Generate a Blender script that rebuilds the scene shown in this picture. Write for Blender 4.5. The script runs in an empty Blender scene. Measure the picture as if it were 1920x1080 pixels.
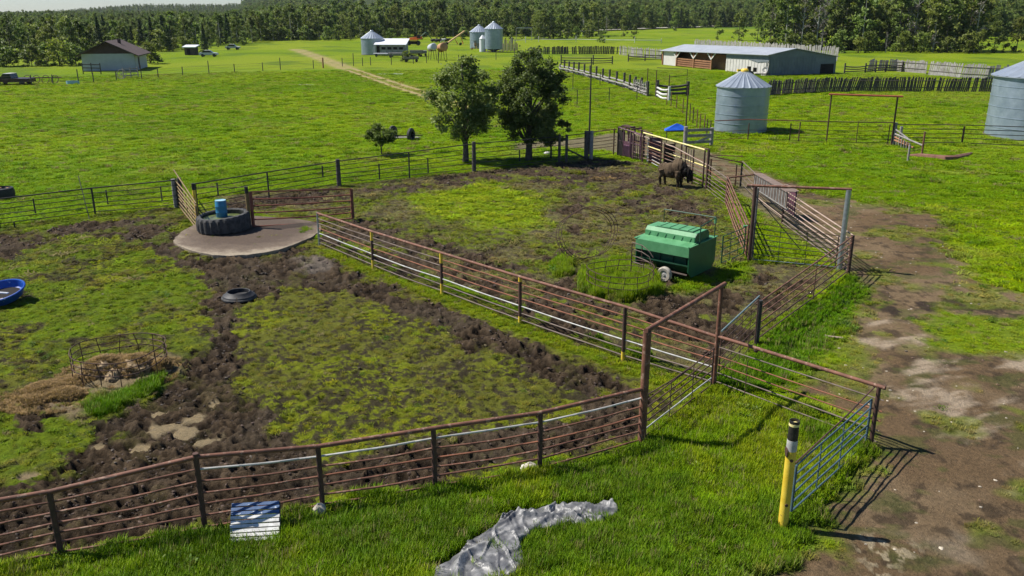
import bpy, bmesh, math, random
import numpy as np
from mathutils import Vector, Matrix, Euler
random.seed(7); np.random.seed(7)
R = math.radians
SC = bpy.context.scene
COL = SC.collection

# ---------------------------------------------------------------- camera, sky, sun, exposure
FPX, HC = 1600.0, 10.5                       # focal length in pixels of the 1920 px frame, camera height in m
TH = math.atan(520 / FPX)                    # downward pitch
cam_d = bpy.data.cameras.new('camera'); cam = bpy.data.objects.new('camera', cam_d); COL.objects.link(cam)
cam_d.sensor_width = 36.0; cam_d.lens = 36.0 * FPX / 1920.0
cam_d.clip_start = 0.5; cam_d.clip_end = 9000
cam.location = (0, 0, HC); cam.rotation_euler = (math.pi / 2 - TH, 0, 0)
SC.camera = cam
SUN_AZ, SUN_EL = R(167.0), R(51.0)           # direction towards the sun (angle from +X, elevation)
w = bpy.data.worlds.new('World'); SC.world = w; w.use_nodes = True
nt = w.node_tree; nt.nodes.clear()
sky = nt.nodes.new('ShaderNodeTexSky'); sky.sky_type = 'NISHITA'; sky.sun_disc = False
sky.sun_elevation = SUN_EL; sky.sun_rotation = R(283.0); sky.air_density = 1.0; sky.dust_density = 0.2; sky.ozone_density = 2.5
bg = nt.nodes.new('ShaderNodeBackground'); bg.inputs[1].default_value = 0.058
wo = nt.nodes.new('ShaderNodeOutputWorld')
tn = nt.nodes.new('ShaderNodeMix'); tn.data_type = 'RGBA'; tn.blend_type = 'MULTIPLY'; tn.inputs[0].default_value = 1.0; tn.inputs[7].default_value = (.86, 1.0, 1.20, 1)
nt.links.new(sky.outputs[0], tn.inputs[6]); nt.links.new(tn.outputs[2], bg.inputs[0]); nt.links.new(bg.outputs[0], wo.inputs[0])
sd = bpy.data.lights.new('sun', 'SUN'); sd.energy = 4.9; sd.angle = R(0.53); sd.color = (1.0, 0.95, 0.87)
sun = bpy.data.objects.new('sun', sd); COL.objects.link(sun)
sdir = Vector((math.cos(SUN_EL) * math.cos(SUN_AZ), math.cos(SUN_EL) * math.sin(SUN_AZ), math.sin(SUN_EL)))
sun.rotation_euler = sdir.to_track_quat('Z', 'Y').to_euler(); sun.location = (-30, 10, 60)
SC.view_settings.view_transform = 'Standard'; SC.view_settings.look = 'None'
SC.view_settings.exposure = 0.60; SC.view_settings.gamma = 1.0
SC.render.engine = 'CYCLES'
SC.cycles.max_bounces = 6; SC.cycles.diffuse_bounces = 3; SC.cycles.transparent_max_bounces = 4
SC.cycles.use_denoising = True

# ---------------------------------------------------------------- from the photograph to metres
CT, ST = math.cos(TH), math.sin(TH)
def P(px, py, z=0.0):
    u = (px - 960) / FPX; v = (py - 540) / FPX
    dy = CT - v * ST; dz = -ST - v * CT
    t = (HC - z) / -dz
    return Vector((u * t, dy * t, z))
def proj(x, y, z):
    dz = z - HC; fw = y * CT - dz * ST; up = y * ST + dz * CT
    return 960 + FPX * x / fw, 540 - FPX * up / fw
def HT(px, pb, ptop):                        # height of something standing at (px, pb) whose top is at row ptop
    p = P(px, pb); lo, hi = 0.0, 40.0
    for _ in range(40):
        m = (lo + hi) / 2
        if proj(p.x, p.y, m)[1] > ptop: lo = m
        else: hi = m
    return lo

# ---------------------------------------------------------------- numpy noise
def _h(ix, iy, s):
    n = (ix.astype(np.int64) * 374761393 + iy.astype(np.int64) * 668265263 + s * 1442695041) & 0x7fffffff
    n = ((n ^ (n >> 13)) * 1274126177) & 0x7fffffff
    n = ((n ^ (n >> 16)) * 374761393) & 0x7fffffff
    return (n & 0xffffff) / float(0xffffff)
def vn(x, y, s=0):
    ix = np.floor(x); iy = np.floor(y); fx = x - ix; fy = y - iy
    ix = ix.astype(np.int64); iy = iy.astype(np.int64)
    fx = fx * fx * (3 - 2 * fx); fy = fy * fy * (3 - 2 * fy)
    a = _h(ix, iy, s); b = _h(ix + 1, iy, s); c = _h(ix, iy + 1, s); d = _h(ix + 1, iy + 1, s)
    return (a * (1 - fx) + b * fx) * (1 - fy) + (c * (1 - fx) + d * fx) * fy
def fbm(x, y, o=4, s=0, g=0.5):
    r = 0; a = 1.0; t = 0
    for k in range(o):
        c, q = math.cos(0.6 * k), math.sin(0.6 * k)
        r = r + a * vn((x * c - y * q) * 2 ** k + 17 * k, (x * q + y * c) * 2 ** k - 9 * k, s + k); t += a; a *= g
    return r / t
def worley(x, y, s=0):
    ix = np.floor(x).astype(np.int64); iy = np.floor(y).astype(np.int64); m = np.full(x.shape, 9.0)
    for dx in (-1, 0, 1):
        for dy in (-1, 0, 1):
            jx = ix + dx; jy = iy + dy
            px = jx + _h(jx, jy, s + 5); py = jy + _h(jx, jy, s + 91)
            m = np.minimum(m, (x - px) ** 2 + (y - py) ** 2)
    return np.sqrt(m)
def sst(a, b, x):
    t = np.clip((x - a) / (b - a), 0, 1); return t * t * (3 - 2 * t)

# ---------------------------------------------------------------- materials
MATS = {}
def newmat(name):
    m = bpy.data.materials.new(name); m.use_nodes = True; MATS[name] = m
    return m, m.node_tree, m.node_tree.nodes['Principled BSDF']
def N(t, k, **a):
    n = t.nodes.new(k)
    for q, v in a.items(): setattr(n, q, v)
    return n
def noise(t, scale, detail=4, rough=0.55, vec=None, world=True):
    n = N(t, 'ShaderNodeTexNoise'); n.inputs['Scale'].default_value = scale
    n.inputs['Detail'].default_value = detail; n.inputs['Roughness'].default_value = rough
    if vec is None:
        if world: vec = N(t, 'ShaderNodeNewGeometry').outputs['Position']
        else: vec = N(t, 'ShaderNodeTexCoord').outputs['Object']
    t.links.new(vec, n.inputs['Vector'])
    return n.outputs['Fac']
def ramp(t, fac, stops):
    r = N(t, 'ShaderNodeValToRGB'); e = r.color_ramp.elements
    while len(e) < len(stops): e.new(0.5)
    for k, (p, c) in enumerate(stops): e[k].position = p; e[k].color = (*c, 1)
    t.links.new(fac, r.inputs['Fac'])
    return r.outputs['Color']
def mixc(t, fac, a, b, mode='MIX'):
    m = N(t, 'ShaderNodeMix', data_type='RGBA', blend_type=mode)
    for s, v in ((m.inputs[0], fac), (m.inputs[6], a), (m.inputs[7], b)):
        if isinstance(v, bpy.types.NodeSocket): t.links.new(v, s)
        elif isinstance(v, tuple): s.default_value = (*v, 1)
        else: s.default_value = v
    return m.outputs[2]
def bump(t, b, fac, strength, dist):
    n = N(t, 'ShaderNodeBump'); n.inputs['Strength'].default_value = strength; n.inputs['Distance'].default_value = dist
    t.links.new(fac, n.inputs['Height']); t.links.new(n.outputs[0], b.inputs['Normal'])
def spotty(name, c1, c2, scale=6.0, rough=0.7, metal=0.0, bumpd=0.004, bs=30.0, spots=None, world=True, spec=0.4, lo=0.35, hi=0.65):
    """two colours mixed by a noise, an optional third one in sparse spots"""
    m, t, b = newmat(name)
    col = ramp(t, noise(t, scale, 5, 0.6, world=world), [(lo, c1), (hi, c2)])
    if spots:
        f = ramp(t, noise(t, spots[1], 4, 0.65, world=world), [(spots[2], (0, 0, 0)), (spots[2] + 0.08, (1, 1, 1))])
        col = mixc(t, f, col, spots[0])
    t.links.new(col, b.inputs['Base Color'])
    b.inputs['Roughness'].default_value = rough; b.inputs['Metallic'].default_value = metal
    b.inputs['Specular IOR Level'].default_value = spec
    if bumpd: bump(t, b, noise(t, bs, 3, 0.6, world=world), 0.6, bumpd)
    return m
RUST = spotty('rusty_pipe', (.105, .045, .028), (.20, .085, .05), 3.0, 0.72, spots=((.27, .165, .115), 7.0, .55))
RUSTD = spotty('dark_rusty_post', (.045, .026, .020), (.095, .045, .032), 3.0, 0.75, spots=((.15, .085, .055), 8.0, .64))
RUSTR = spotty('orange_rust_rod', (.16, .062, .035), (.27, .105, .055), 2.5, 0.8)
RODG = spotty('grey_brown_rod', (.11, .08, .066), (.20, .15, .12), 2.5, 0.75)
TAN = spotty('tan_and_sunlit_rail', (.30, .21, .165), (.40, .30, .24), 2.5, 0.7)  # plain tan, also the sunlit tone coloured into the outer lane rails
WHITEP = spotty('white_painted_pipe', (.34, .33, .31), (.52, .51, .48), 4.0, 0.5, spots=((.22, .15, .11), 6.0, .66))
DKPIPE = spotty('dark_oilfield_pipe', (.022, .022, .020), (.048, .042, .036), 3.0, 0.7, spots=((.09, .06, .04), 8.0, .66))
TEAL = spotty('teal_grey_pipe', (.11, .16, .17), (.16, .21, .21), 4.0, 0.55)
BLUEG = spotty('blue_grey_gate_paint', (.045, .085, .11), (.07, .12, .15), 4.0, 0.5, spots=((.10, .06, .04), 14.0, .66))
YEL = spotty('yellow_paint', (.62, .42, .03), (.72, .52, .06), 3.0, 0.5, spots=((.16, .10, .05), 9.0, .66))
YELR = spotty('pale_yellow_rail_paint', (.70, .58, .20), (.80, .70, .32), 3.0, 0.5, spots=((.3, .2, .1), 9.0, .7))
BLACKP = spotty('black_paint', (.012, .011, .010), (.03, .026, .022), 5.0, 0.55)
GALV = spotty('galvanised_pipe', (.30, .33, .35), (.44, .47, .49), 6.0, 0.38, metal=0.7)
OLDY = spotty('weathered_yellow_brown_pipe', (.13, .085, .035), (.23, .155, .06), 3.0, 0.7, spots=((.10, .05, .03), 6.0, .6))
REDG = spotty('red_brown_gate_paint', (.13, .040, .028), (.20, .065, .042), 3.0, 0.65)
REDT = spotty('red_oxide_beam', (.32, .075, .045), (.40, .11, .06), 3.0, 0.65)
PURP = spotty('purple_brown_steel', (.060, .026, .040), (.12, .050, .075), 2.0, 0.6, spots=((.26, .20, .22), 3.0, .66))
WOODG = spotty('weathered_grey_wood', (.17, .16, .145), (.30, .28, .26), 5.0, 0.85, bumpd=.01)
WOODD = spotty('dark_weathered_and_backlit_wood', (.05, .043, .038), (.11, .095, .08), 4.0, 0.9, bumpd=.01)  # old dark wood, also the backlit tone coloured into the long windbreak
WOODB = spotty('brown_barn_lumber', (.24, .11, .055), (.33, .16, .08), 2.0, 0.8)
WOODL = spotty('pale_plank', (.46, .45, .42), (.64, .63, .60), 8.0, 0.8, spots=((.25, .22, .19), 14.0, .62))
SLAB = spotty('grey_slab_board', (.20, .185, .17), (.36, .34, .32), 1.5, 0.9, bumpd=.01)
BARK = spotty('grey_brown_bark', (.05, .042, .034), (.10, .085, .07), 4.0, 0.95, bumpd=.02, bs=14)
BIRCH = spotty('pale_aspen_bark', (.30, .29, .25), (.42, .41, .37), 2.0, 0.9)
TYRE = spotty('dusty_tyre_rubber', (.028, .028, .028), (.075, .073, .070), 5.0, 0.85)
TYREW = spotty('mud_caked_tyre', (.30, .26, .21), (.42, .38, .32), 8.0, 0.9)
TYREB = spotty('black_rubber', (.014, .014, .016), (.035, .035, .036), 5.0, 0.6)
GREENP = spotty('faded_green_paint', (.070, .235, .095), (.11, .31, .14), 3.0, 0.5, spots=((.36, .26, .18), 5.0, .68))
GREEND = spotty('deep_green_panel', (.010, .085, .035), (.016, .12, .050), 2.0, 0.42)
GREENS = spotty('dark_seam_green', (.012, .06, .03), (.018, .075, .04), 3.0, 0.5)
BARREL = spotty('blue_plastic_barrel', (.02, .14, .27), (.03, .19, .34), 4.0, 0.4)
BARRELT = spotty('pale_blue_barrel_lid', (.22, .42, .52), (.32, .50, .60), 6.0, 0.5)
BLUET = spotty('blue_tub_plastic', (.010, .055, .33), (.015, .10, .42), 4.0, 0.35, spots=((.30, .42, .60), 5.0, .62))
BLUETARP = spotty('blue_tarpaulin', (.01, .08, .50), (.02, .13, .65), 3.0, 0.5)
HAY = spotty('old_hay', (.14, .10, .055), (.36, .26, .15), 7.0, 0.95, bumpd=.05, bs=12)
CONC = spotty('mud_stained_concrete', (.085, .060, .040), (.21, .165, .115), 1.1, 0.9, spots=((.085, .06, .04), 2.2, .52), bumpd=.01, lo=.4, hi=.72)
GARW = spotty('grey_white_wall', (.40, .40, .39), (.46, .46, .45), 1.0, 0.8)
GARR = spotty('brown_shingle_roof', (.060, .040, .036), (.095, .065, .058), 2.0, 0.9)
GARG = spotty('dark_brown_gable', (.055, .030, .025), (.08, .045, .035), 2.0, 0.8)
BARNW = spotty('white_barn_sheeting', (.48, .46, .43), (.56, .54, .50), 1.0, 0.7)
BARNE = spotty('blue_grey_barn_sheeting', (.12, .14, .155), (.16, .185, .20), 1.0, 0.6)
ROOFM = spotty('pale_metal_roof', (.34, .36, .385), (.42, .44, .465), 0.7, 0.5, metal=0.25)
ROOFW = spotty('white_metal_roof', (.62, .63, .66), (.70, .71, .74), 0.7, 0.5)
SILVW = spotty('silvered_shed_wood', (.24, .23, .24), (.36, .35, .36), 1.5, 0.9)
DARKI = spotty('dark_interior', (.012, .010, .009), (.022, .018, .015), 1.0, 0.95)
ORANGE = spotty('orange_machine_paint', (.60, .12, .04), (.70, .18, .06), 3.0, 0.5)
YELM = spotty('yellow_machine_paint', (.70, .45, .03), (.78, .52, .06), 3.0, 0.5)
AUG = spotty('tan_orange_auger_paint', (.62, .38, .16), (.72, .48, .24), 2.0, 0.6)
BLACKC = spotty('black_hide', (.012, .011, .010), (.028, .025, .022), 3.0, 0.8)
WHITEC = spotty('white_hide', (.55, .52, .48), (.65, .62, .58), 3.0, 0.8)
DKVEH = spotty('dark_red_vehicle_paint', (.035, .016, .018), (.055, .026, .026), 3.0, 0.35)
GREYV = spotty('silver_grey_vehicle_paint', (.40, .42, .45), (.50, .52, .55), 3.0, 0.35)
GLASS = spotty('dark_glass', (.02, .025, .03), (.03, .035, .04), 3.0, 0.1, bumpd=0)
ROCK = spotty('pale_stone', (.38, .34, .28), (.52, .48, .41), 9.0, 0.9)
HORN = spotty('dark_horn', (.03, .028, .025), (.06, .055, .05), 5.0, 0.4)
TANKR = spotty('rusty_orange_tank', (.34, .17, .075), (.45, .25, .12), 3.0, 0.7)

def metal_bin(nm, lo_, hi_, met):
    m, t, b = newmat(nm)
    col = ramp(t, noise(t, 1.2, 4, 0.6), [(.3, lo_), (.7, hi_)])
    t.links.new(col, b.inputs['Base Color']); b.inputs['Metallic'].default_value = met; b.inputs['Roughness'].default_value = 0.30; b.inputs['Specular IOR Level'].default_value = 0.9
    return m
BIN = metal_bin('corrugated_galvanised_steel', (.19, .245, .30), (.29, .35, .415), .30)
BINR = metal_bin('galvanised_roof_steel_sunlit', (.27, .31, .355), (.36, .40, .45), .35)  # lighter than the wall steel: the sunlit roof's brightness is put into its colour
def tarpmat():
    m, t, b = newmat('grey_poly_tarpaulin')
    col = ramp(t, noise(t, 3.5, 5, 0.6), [(.3, (.06, .06, .065)), (.5, (.125, .125, .125)), (.75, (.33, .325, .315))])  # fold highlights and shaded hollows mixed into the grey by noise
    t.links.new(col, b.inputs['Base Color']); b.inputs['Roughness'].default_value = 0.45
    bump(t, b, noise(t, 6, 3, 0.5), 0.6, 0.03)
    return m
TARP = tarpmat()
def leafmat(name, c1, c2, trans=0.35, rough=0.55, inst=False, up=0.0):
    """foliage: per leaf variation from the mesh attribute 'bl', optional tint carried by the instancer"""
    m, t, b = newmat(name)
    a = N(t, 'ShaderNodeAttribute', attribute_name='bl', attribute_type='GEOMETRY')
    col = ramp(t, a.outputs['Fac'], [(0.0, c1), (1.0, c2)])
    if inst:
        g = N(t, 'ShaderNodeAttribute', attribute_name='tint', attribute_type='INSTANCER')
        col = mixc(t, 1.0, col, g.outputs['Color'], 'MULTIPLY')
    else:
        oi = N(t, 'ShaderNodeObjectInfo')
        v = N(t, 'ShaderNodeMapRange'); v.inputs[3].default_value = 0.75; v.inputs[4].default_value = 1.45
        t.links.new(oi.outputs['Random'], v.inputs[0])
        h2 = N(t, 'ShaderNodeMath', operation='FRACT'); h1 = N(t, 'ShaderNodeMath', operation='MULTIPLY'); h1.inputs[1].default_value = 17.3; t.links.new(oi.outputs['Random'], h1.inputs[0]); t.links.new(h1.outputs[0], h2.inputs[0])
        hm_ = N(t, 'ShaderNodeMapRange'); hm_.inputs[3].default_value = .475; hm_.inputs[4].default_value = .52; t.links.new(h2.outputs[0], hm_.inputs[0])
        hs = N(t, 'ShaderNodeHueSaturation'); t.links.new(hm_.outputs[0], hs.inputs['Hue']); t.links.new(v.outputs[0], hs.inputs['Value']); t.links.new(col, hs.inputs['Color'])
        col = hs.outputs['Color']
    t.links.new(col, b.inputs['Base Color'])
    b.inputs['Roughness'].default_value = rough; b.inputs['Specular IOR Level'].default_value = 0.05 if inst else 0.2
    tr = N(t, 'ShaderNodeBsdfTranslucent'); t.links.new(mixc(t, 1.0, col, (1.15, 1.25, .55), 'MULTIPLY'), tr.inputs['Color'])
    mx = N(t, 'ShaderNodeMixShader'); mx.inputs[0].default_value = trans
    if up:                                       # thin blades scatter light like the sward they form
        ge = N(t, 'ShaderNodeNewGeometry'); ad = N(t, 'ShaderNodeVectorMath', operation='ADD'); ad.inputs[1].default_value = (0, 0, up)
        nm = N(t, 'ShaderNodeVectorMath', operation='NORMALIZE'); t.links.new(ge.outputs['Normal'], ad.inputs[0]); t.links.new(ad.outputs[0], nm.inputs[0]); t.links.new(nm.outputs[0], b.inputs['Normal'])
    out = t.nodes['Material Output']
    t.links.new(b.outputs[0], mx.inputs[1]); t.links.new(tr.outputs[0], mx.inputs[2]); t.links.new(mx.outputs[0], out.inputs['Surface'])
    return m
LEAF = leafmat('dark_broad_leaves', (.050, .085, .022), (.190, .250, .070), up=.55)
LEAFT = leafmat('aspen_leaves', (.060, .095, .018), (.190, .240, .055), up=.95)
LEAFL = leafmat('light_willow_leaves', (.085, .120, .020), (.185, .225, .045), up=.95)
LEAFC = leafmat('spruce_needles', (.022, .042, .018), (.062, .092, .040), 0.15)
LEAFG = leafmat('grey_dead_twigs', (.10, .09, .075), (.19, .17, .14), 0.1)
GRASS = leafmat('grass_blades', (.72, .72, .70), (1.45, 1.35, 1.25), 0.30, 0.5, inst=True, up=1.1)
WEED = leafmat('leafy_weeds', (.050, .095, .008), (.13, .20, .015), 0.35, up=.6)
def groundmat():
    m, t, b = newmat('ground_soil_and_turf')
    a = N(t, 'ShaderNodeAttribute', attribute_name='gcol'); wt = N(t, 'ShaderNodeAttribute', attribute_name='wet')
    n1 = noise(t, 9.0, 6, 0.7); n2 = noise(t, 45.0, 3, 0.7)
    f = ramp(t, n1, [(.25, (.62, .62, .62)), (.5, (1, 1, 1)), (.78, (1.42, 1.36, 1.3))])
    f2 = ramp(t, n2, [(.3, (.75, .75, .75)), (.7, (1.25, 1.25, 1.25))])
    c = mixc(t, 1.0, a.outputs['Color'], f, 'MULTIPLY'); c = mixc(t, 1.0, c, f2, 'MULTIPLY')
    t.links.new(c, b.inputs['Base Color'])
    r = N(t, 'ShaderNodeMapRange'); r.inputs[3].default_value = 0.95; r.inputs[4].default_value = 0.18
    t.links.new(wt.outputs['Fac'], r.inputs[0]); t.links.new(r.outputs[0], b.inputs['Roughness'])
    b.inputs['Specular IOR Level'].default_value = 0.08
    bump(t, b, noise(t, 16.0, 6, 0.75), 1.0, 0.09)
    return m
GROUND = groundmat()
def mudclod():
    m, t, b = newmat('dark_mud_clods')
    g = N(t, 'ShaderNodeAttribute', attribute_name='tint', attribute_type='INSTANCER')
    n1 = ramp(t, noise(t, 12, 4, .6), [(.3, (.7, .7, .7)), (.7, (1.3, 1.3, 1.3))])
    t.links.new(mixc(t, 1.0, g.outputs['Color'], n1, 'MULTIPLY'), b.inputs['Base Color'])
    b.inputs['Roughness'].default_value = 0.8
    return m
CLOD = mudclod()

# ---------------------------------------------------------------- mesh building
def tag(o, label=None, cat=None, group=None, kind=None):
    if label: o['label'] = label
    if cat: o['category'] = cat
    if group: o['group'] = group
    if kind: o['kind'] = kind
    return o
def thing(name, label, cat, loc=(0, 0, 0), rz=0.0, group=None):
    o = bpy.data.objects.new(name, None); COL.objects.link(o)
    o.location = loc; o.rotation_euler = (0, 0, rz); o.empty_display_size = .3
    return tag(o, label, cat, group)
def link(name, me, parent=None, loc=None):
    o = bpy.data.objects.new(name, me); COL.objects.link(o)
    if parent: o.parent = parent
    if loc is not None: o.location = loc
    return o
class MB:
    def __init__(s): s.v = []; s.f = []
    def add(s, vs, fs):
        k = len(s.v); s.v += [tuple(v) for v in vs]; s.f += [tuple(i + k for i in f) for f in fs]; return s
    def box(s, c, d, rot=None):
        a, b, e = d[0] / 2, d[1] / 2, d[2] / 2
        vs = [Vector((x, y, z)) for x in (-a, a) for y in (-b, b) for z in (-e, e)]
        if rot is not None: vs = [rot @ v for v in vs]
        c = Vector(c); vs = [v + c for v in vs]
        return s.add(vs, [(0, 1, 3, 2), (4, 6, 7, 5), (0, 4, 5, 1), (2, 3, 7, 6), (0, 2, 6, 4), (1, 5, 7, 3)])
    def beam(s, p0, p1, wd, ht, up=(0, 0, 1)):
        p0, p1 = Vector(p0), Vector(p1); d = (p1 - p0); L = d.length; d.normalize()
        x = Vector(up).cross(d)
        if x.length < 1e-4: x = Vector((1, 0, 0))
        x.normalize(); z = d.cross(x)
        return s.box((p0 + p1) / 2, (wd, L, ht), Matrix((x, d, z)).transposed())
    def tube(s, p0, p1, r0, r1=None, n=8, cap=True):
        return s.path([p0, p1], [r0, r0 if r1 is None else r1], n, False, cap)
    def path(s, pts, r, n=6, closed=False, cap=True):
        pts = [Vector(p) for p in pts]; m = len(pts)
        rr = r if isinstance(r, (list, tuple)) else [r] * m
        vs = []; pu = None
        for i, p in enumerate(pts):
            d = (pts[(i + 1) % m] - pts[i - 1]) if closed else (pts[min(i + 1, m - 1)] - pts[max(i - 1, 0)])
            d.normalize()
            u = (pu - d * pu.dot(d)) if pu is not None else d.orthogonal()
            if u.length < 1e-5: u = d.orthogonal()
            u.normalize(); pu = u; q = d.cross(u)
            vs += [p + (u * math.cos(2 * math.pi * k / n) + q * math.sin(2 * math.pi * k / n)) * rr[i] for k in range(n)]
        fs = []
        for i in range(m if closed else m - 1):
            j = (i + 1) % m
            fs += [(i * n + k, i * n + (k + 1) % n, j * n + (k + 1) % n, j * n + k) for k in range(n)]
        if cap and not closed: fs += [tuple(range(n))[::-1], tuple((m - 1) * n + k for k in range(n))]
        return s.add(vs, fs)
    def lathe(s, prof, n=24, c=(0, 0, 0), M=None, sx=1, sy=1):
        vs = []
        for r, z in prof:
            for k in range(n):
                a = 2 * math.pi * k / n; v = Vector((r * math.cos(a) * sx, r * math.sin(a) * sy, z))
                vs.append((M @ v if M else v) + Vector(c))
        fs = [(i * n + k, i * n + (k + 1) % n, (i + 1) * n + (k + 1) % n, (i + 1) * n + k) for i in range(len(prof) - 1) for k in range(n)]
        if prof[0][0] > 1e-4: fs.append(tuple(range(n))[::-1])
        if prof[-1][0] > 1e-4: fs.append(tuple((len(prof) - 1) * n + k for k in range(n)))
        return s.add(vs, fs)
    def prism(s, poly, z0, z1):                 # poly: xy list, extruded vertically
        n = len(poly)
        return s.add([(x, y, z0) for x, y in poly] + [(x, y, z1) for x, y in poly],
                     [tuple(range(n))[::-1], tuple(range(n, 2 * n))] + [(i, (i + 1) % n, n + (i + 1) % n, n + i) for i in range(n)])
    def extr(s, poly, o, ax, ay, ex):           # planar polygon in axes ax, ay at o, extruded along the vector ex
        o, ax, ay, ex = Vector(o), Vector(ax), Vector(ay), Vector(ex); n = len(poly)
        b = [o + ax * x + ay * y for x, y in poly]
        return s.add(b + [v + ex for v in b], [tuple(range(n))[::-1], tuple(range(n, 2 * n))] + [(i, (i + 1) % n, n + (i + 1) % n, n + i) for i in range(n)])
    def mesh(s, name, mat, smooth=38):
        me = bpy.data.meshes.new(name); me.from_pydata(s.v, [], s.f)
        bm = bmesh.new(); bm.from_mesh(me); bmesh.ops.recalc_face_normals(bm, faces=bm.faces[:]); bm.to_mesh(me); bm.free()
        me.materials.append(mat)
        if smooth:
            me.polygons.foreach_set('use_smooth', [True] * len(me.polygons)); me.set_sharp_from_angle(angle=R(smooth))
        return me
    def build(s, name, mat, parent=None, smooth=38, world=False):
        if world and parent:
            l = parent.location; s.v = [(a - l.x, b - l.y, c - l.z) for a, b, c in s.v]
        o = link(name, s.mesh(name, mat, smooth), parent)
        return o

# pipes and rods share unit meshes
_UNIT = {}
def unit(mat, kind):
    k = (mat.name, kind)
    if k not in _UNIT:
        m = MB()
        if kind[0] == 'r':                     # a rail that is never quite straight; the number picks one of a few bends
            rs = random.Random(hash(kind) & 15 if False else int(kind[1:]) + 3); pts = []
            a, b = rs.uniform(-1.1, 1.1), rs.uniform(-1.5, .2)
            for i in range(7):
                q = i / 6; pts.append((a * math.sin(q * math.pi) + .3 * math.sin(q * 9 + a), b * math.sin(q * math.pi), q))
            pts[0] = (0, 0, 0); pts[-1] = (0, 0, 1)
            n = 7; vs = []
            for x, y, z in pts: vs += [(x + math.cos(2 * math.pi * i / n), y + math.sin(2 * math.pi * i / n), z) for i in range(n)]
            fs = [(i * n + j, i * n + (j + 1) % n, (i + 1) * n + (j + 1) % n, (i + 1) * n + j) for i in range(6) for j in range(n)]
            m.add(vs, fs + [tuple(range(n))[::-1], tuple(6 * n + j for j in range(n))])
        elif kind == 'box': m.box((0, 0, .5), (2, 2, 1))
        else: m.lathe([(1, 0), (1, 1)], 10)
        _UNIT[k] = m.mesh(k[0] + '_' + kind, mat, 0 if kind == 'box' else 50)
    return _UNIT[k]
def bar(root, name, p0, p1, r, mat, kind='p', ry=None, world=True):
    p0, p1 = Vector(p0), Vector(p1); d = p1 - p0
    o = link(name, unit(mat, kind), root)
    q = d.to_track_quat('Z', 'Y').to_matrix().to_4x4()
    off = root.location if (world and root) else Vector((0, 0, 0))
    o.matrix_basis = Matrix.Translation(p0 - off) @ q @ Matrix.Diagonal((r, ry or r, d.length, 1))
    return o
def rod(root, name, p0, p1, r, mat, world=True): return bar(root, name, p0, p1, r, mat, 'r%d' % random.randrange(4), world=world)

# ---------------------------------------------------------------- what grows and lies where (regions traced on the ground plane)
def region(pts, warp=0.5, edge=0.35):
    q = [P(x, y) for x, y in pts]; return (np.array([p.x for p in q]), np.array([p.y for p in q]), warp, edge)
def inside(reg, x, y, seed=0):
    """soft membership of points in a region whose border is broken up by noise"""
    X, Y, warp, edge = reg; out = np.zeros(x.shape)
    pad = warp * 1.5 + edge
    bb = (x > X.min() - pad) & (x < X.max() + pad) & (y > Y.min() - pad) & (y < Y.max() + pad)
    if not bb.any(): return out
    a = x[bb]; b = y[bb]; d = np.full(a.shape, 1e9); ins = np.zeros(a.shape, bool)
    n = len(X)
    for i in range(n):
        x0, y0, x1, y1 = X[i], Y[i], X[(i + 1) % n], Y[(i + 1) % n]
        ex, ey = x1 - x0, y1 - y0; l2 = ex * ex + ey * ey + 1e-9
        t = np.clip(((a - x0) * ex + (b - y0) * ey) / l2, 0, 1)
        d = np.minimum(d, (a - x0 - t * ex) ** 2 + (b - y0 - t * ey) ** 2)
        c = ((y0 > b) != (y1 > b)); ins ^= c & (a < ex * (b - y0) / (ey if abs(ey) > 1e-9 else 1e-9) + x0)
    s = np.sqrt(d) * np.where(ins, 1, -1)
    s = s + (fbm(a / (warp * 2 + .2), b / (warp * 2 + .2), 3, seed + 3) - .5) * 2 * warp * 1.6
    if edge >= .35: s = s + (fbm(a / .45, b / .45, 4, seed + 9, .65) - .5) * 1.5 * edge / .5
    out[bb] = sst(-edge, edge, s)
    return out
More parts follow.
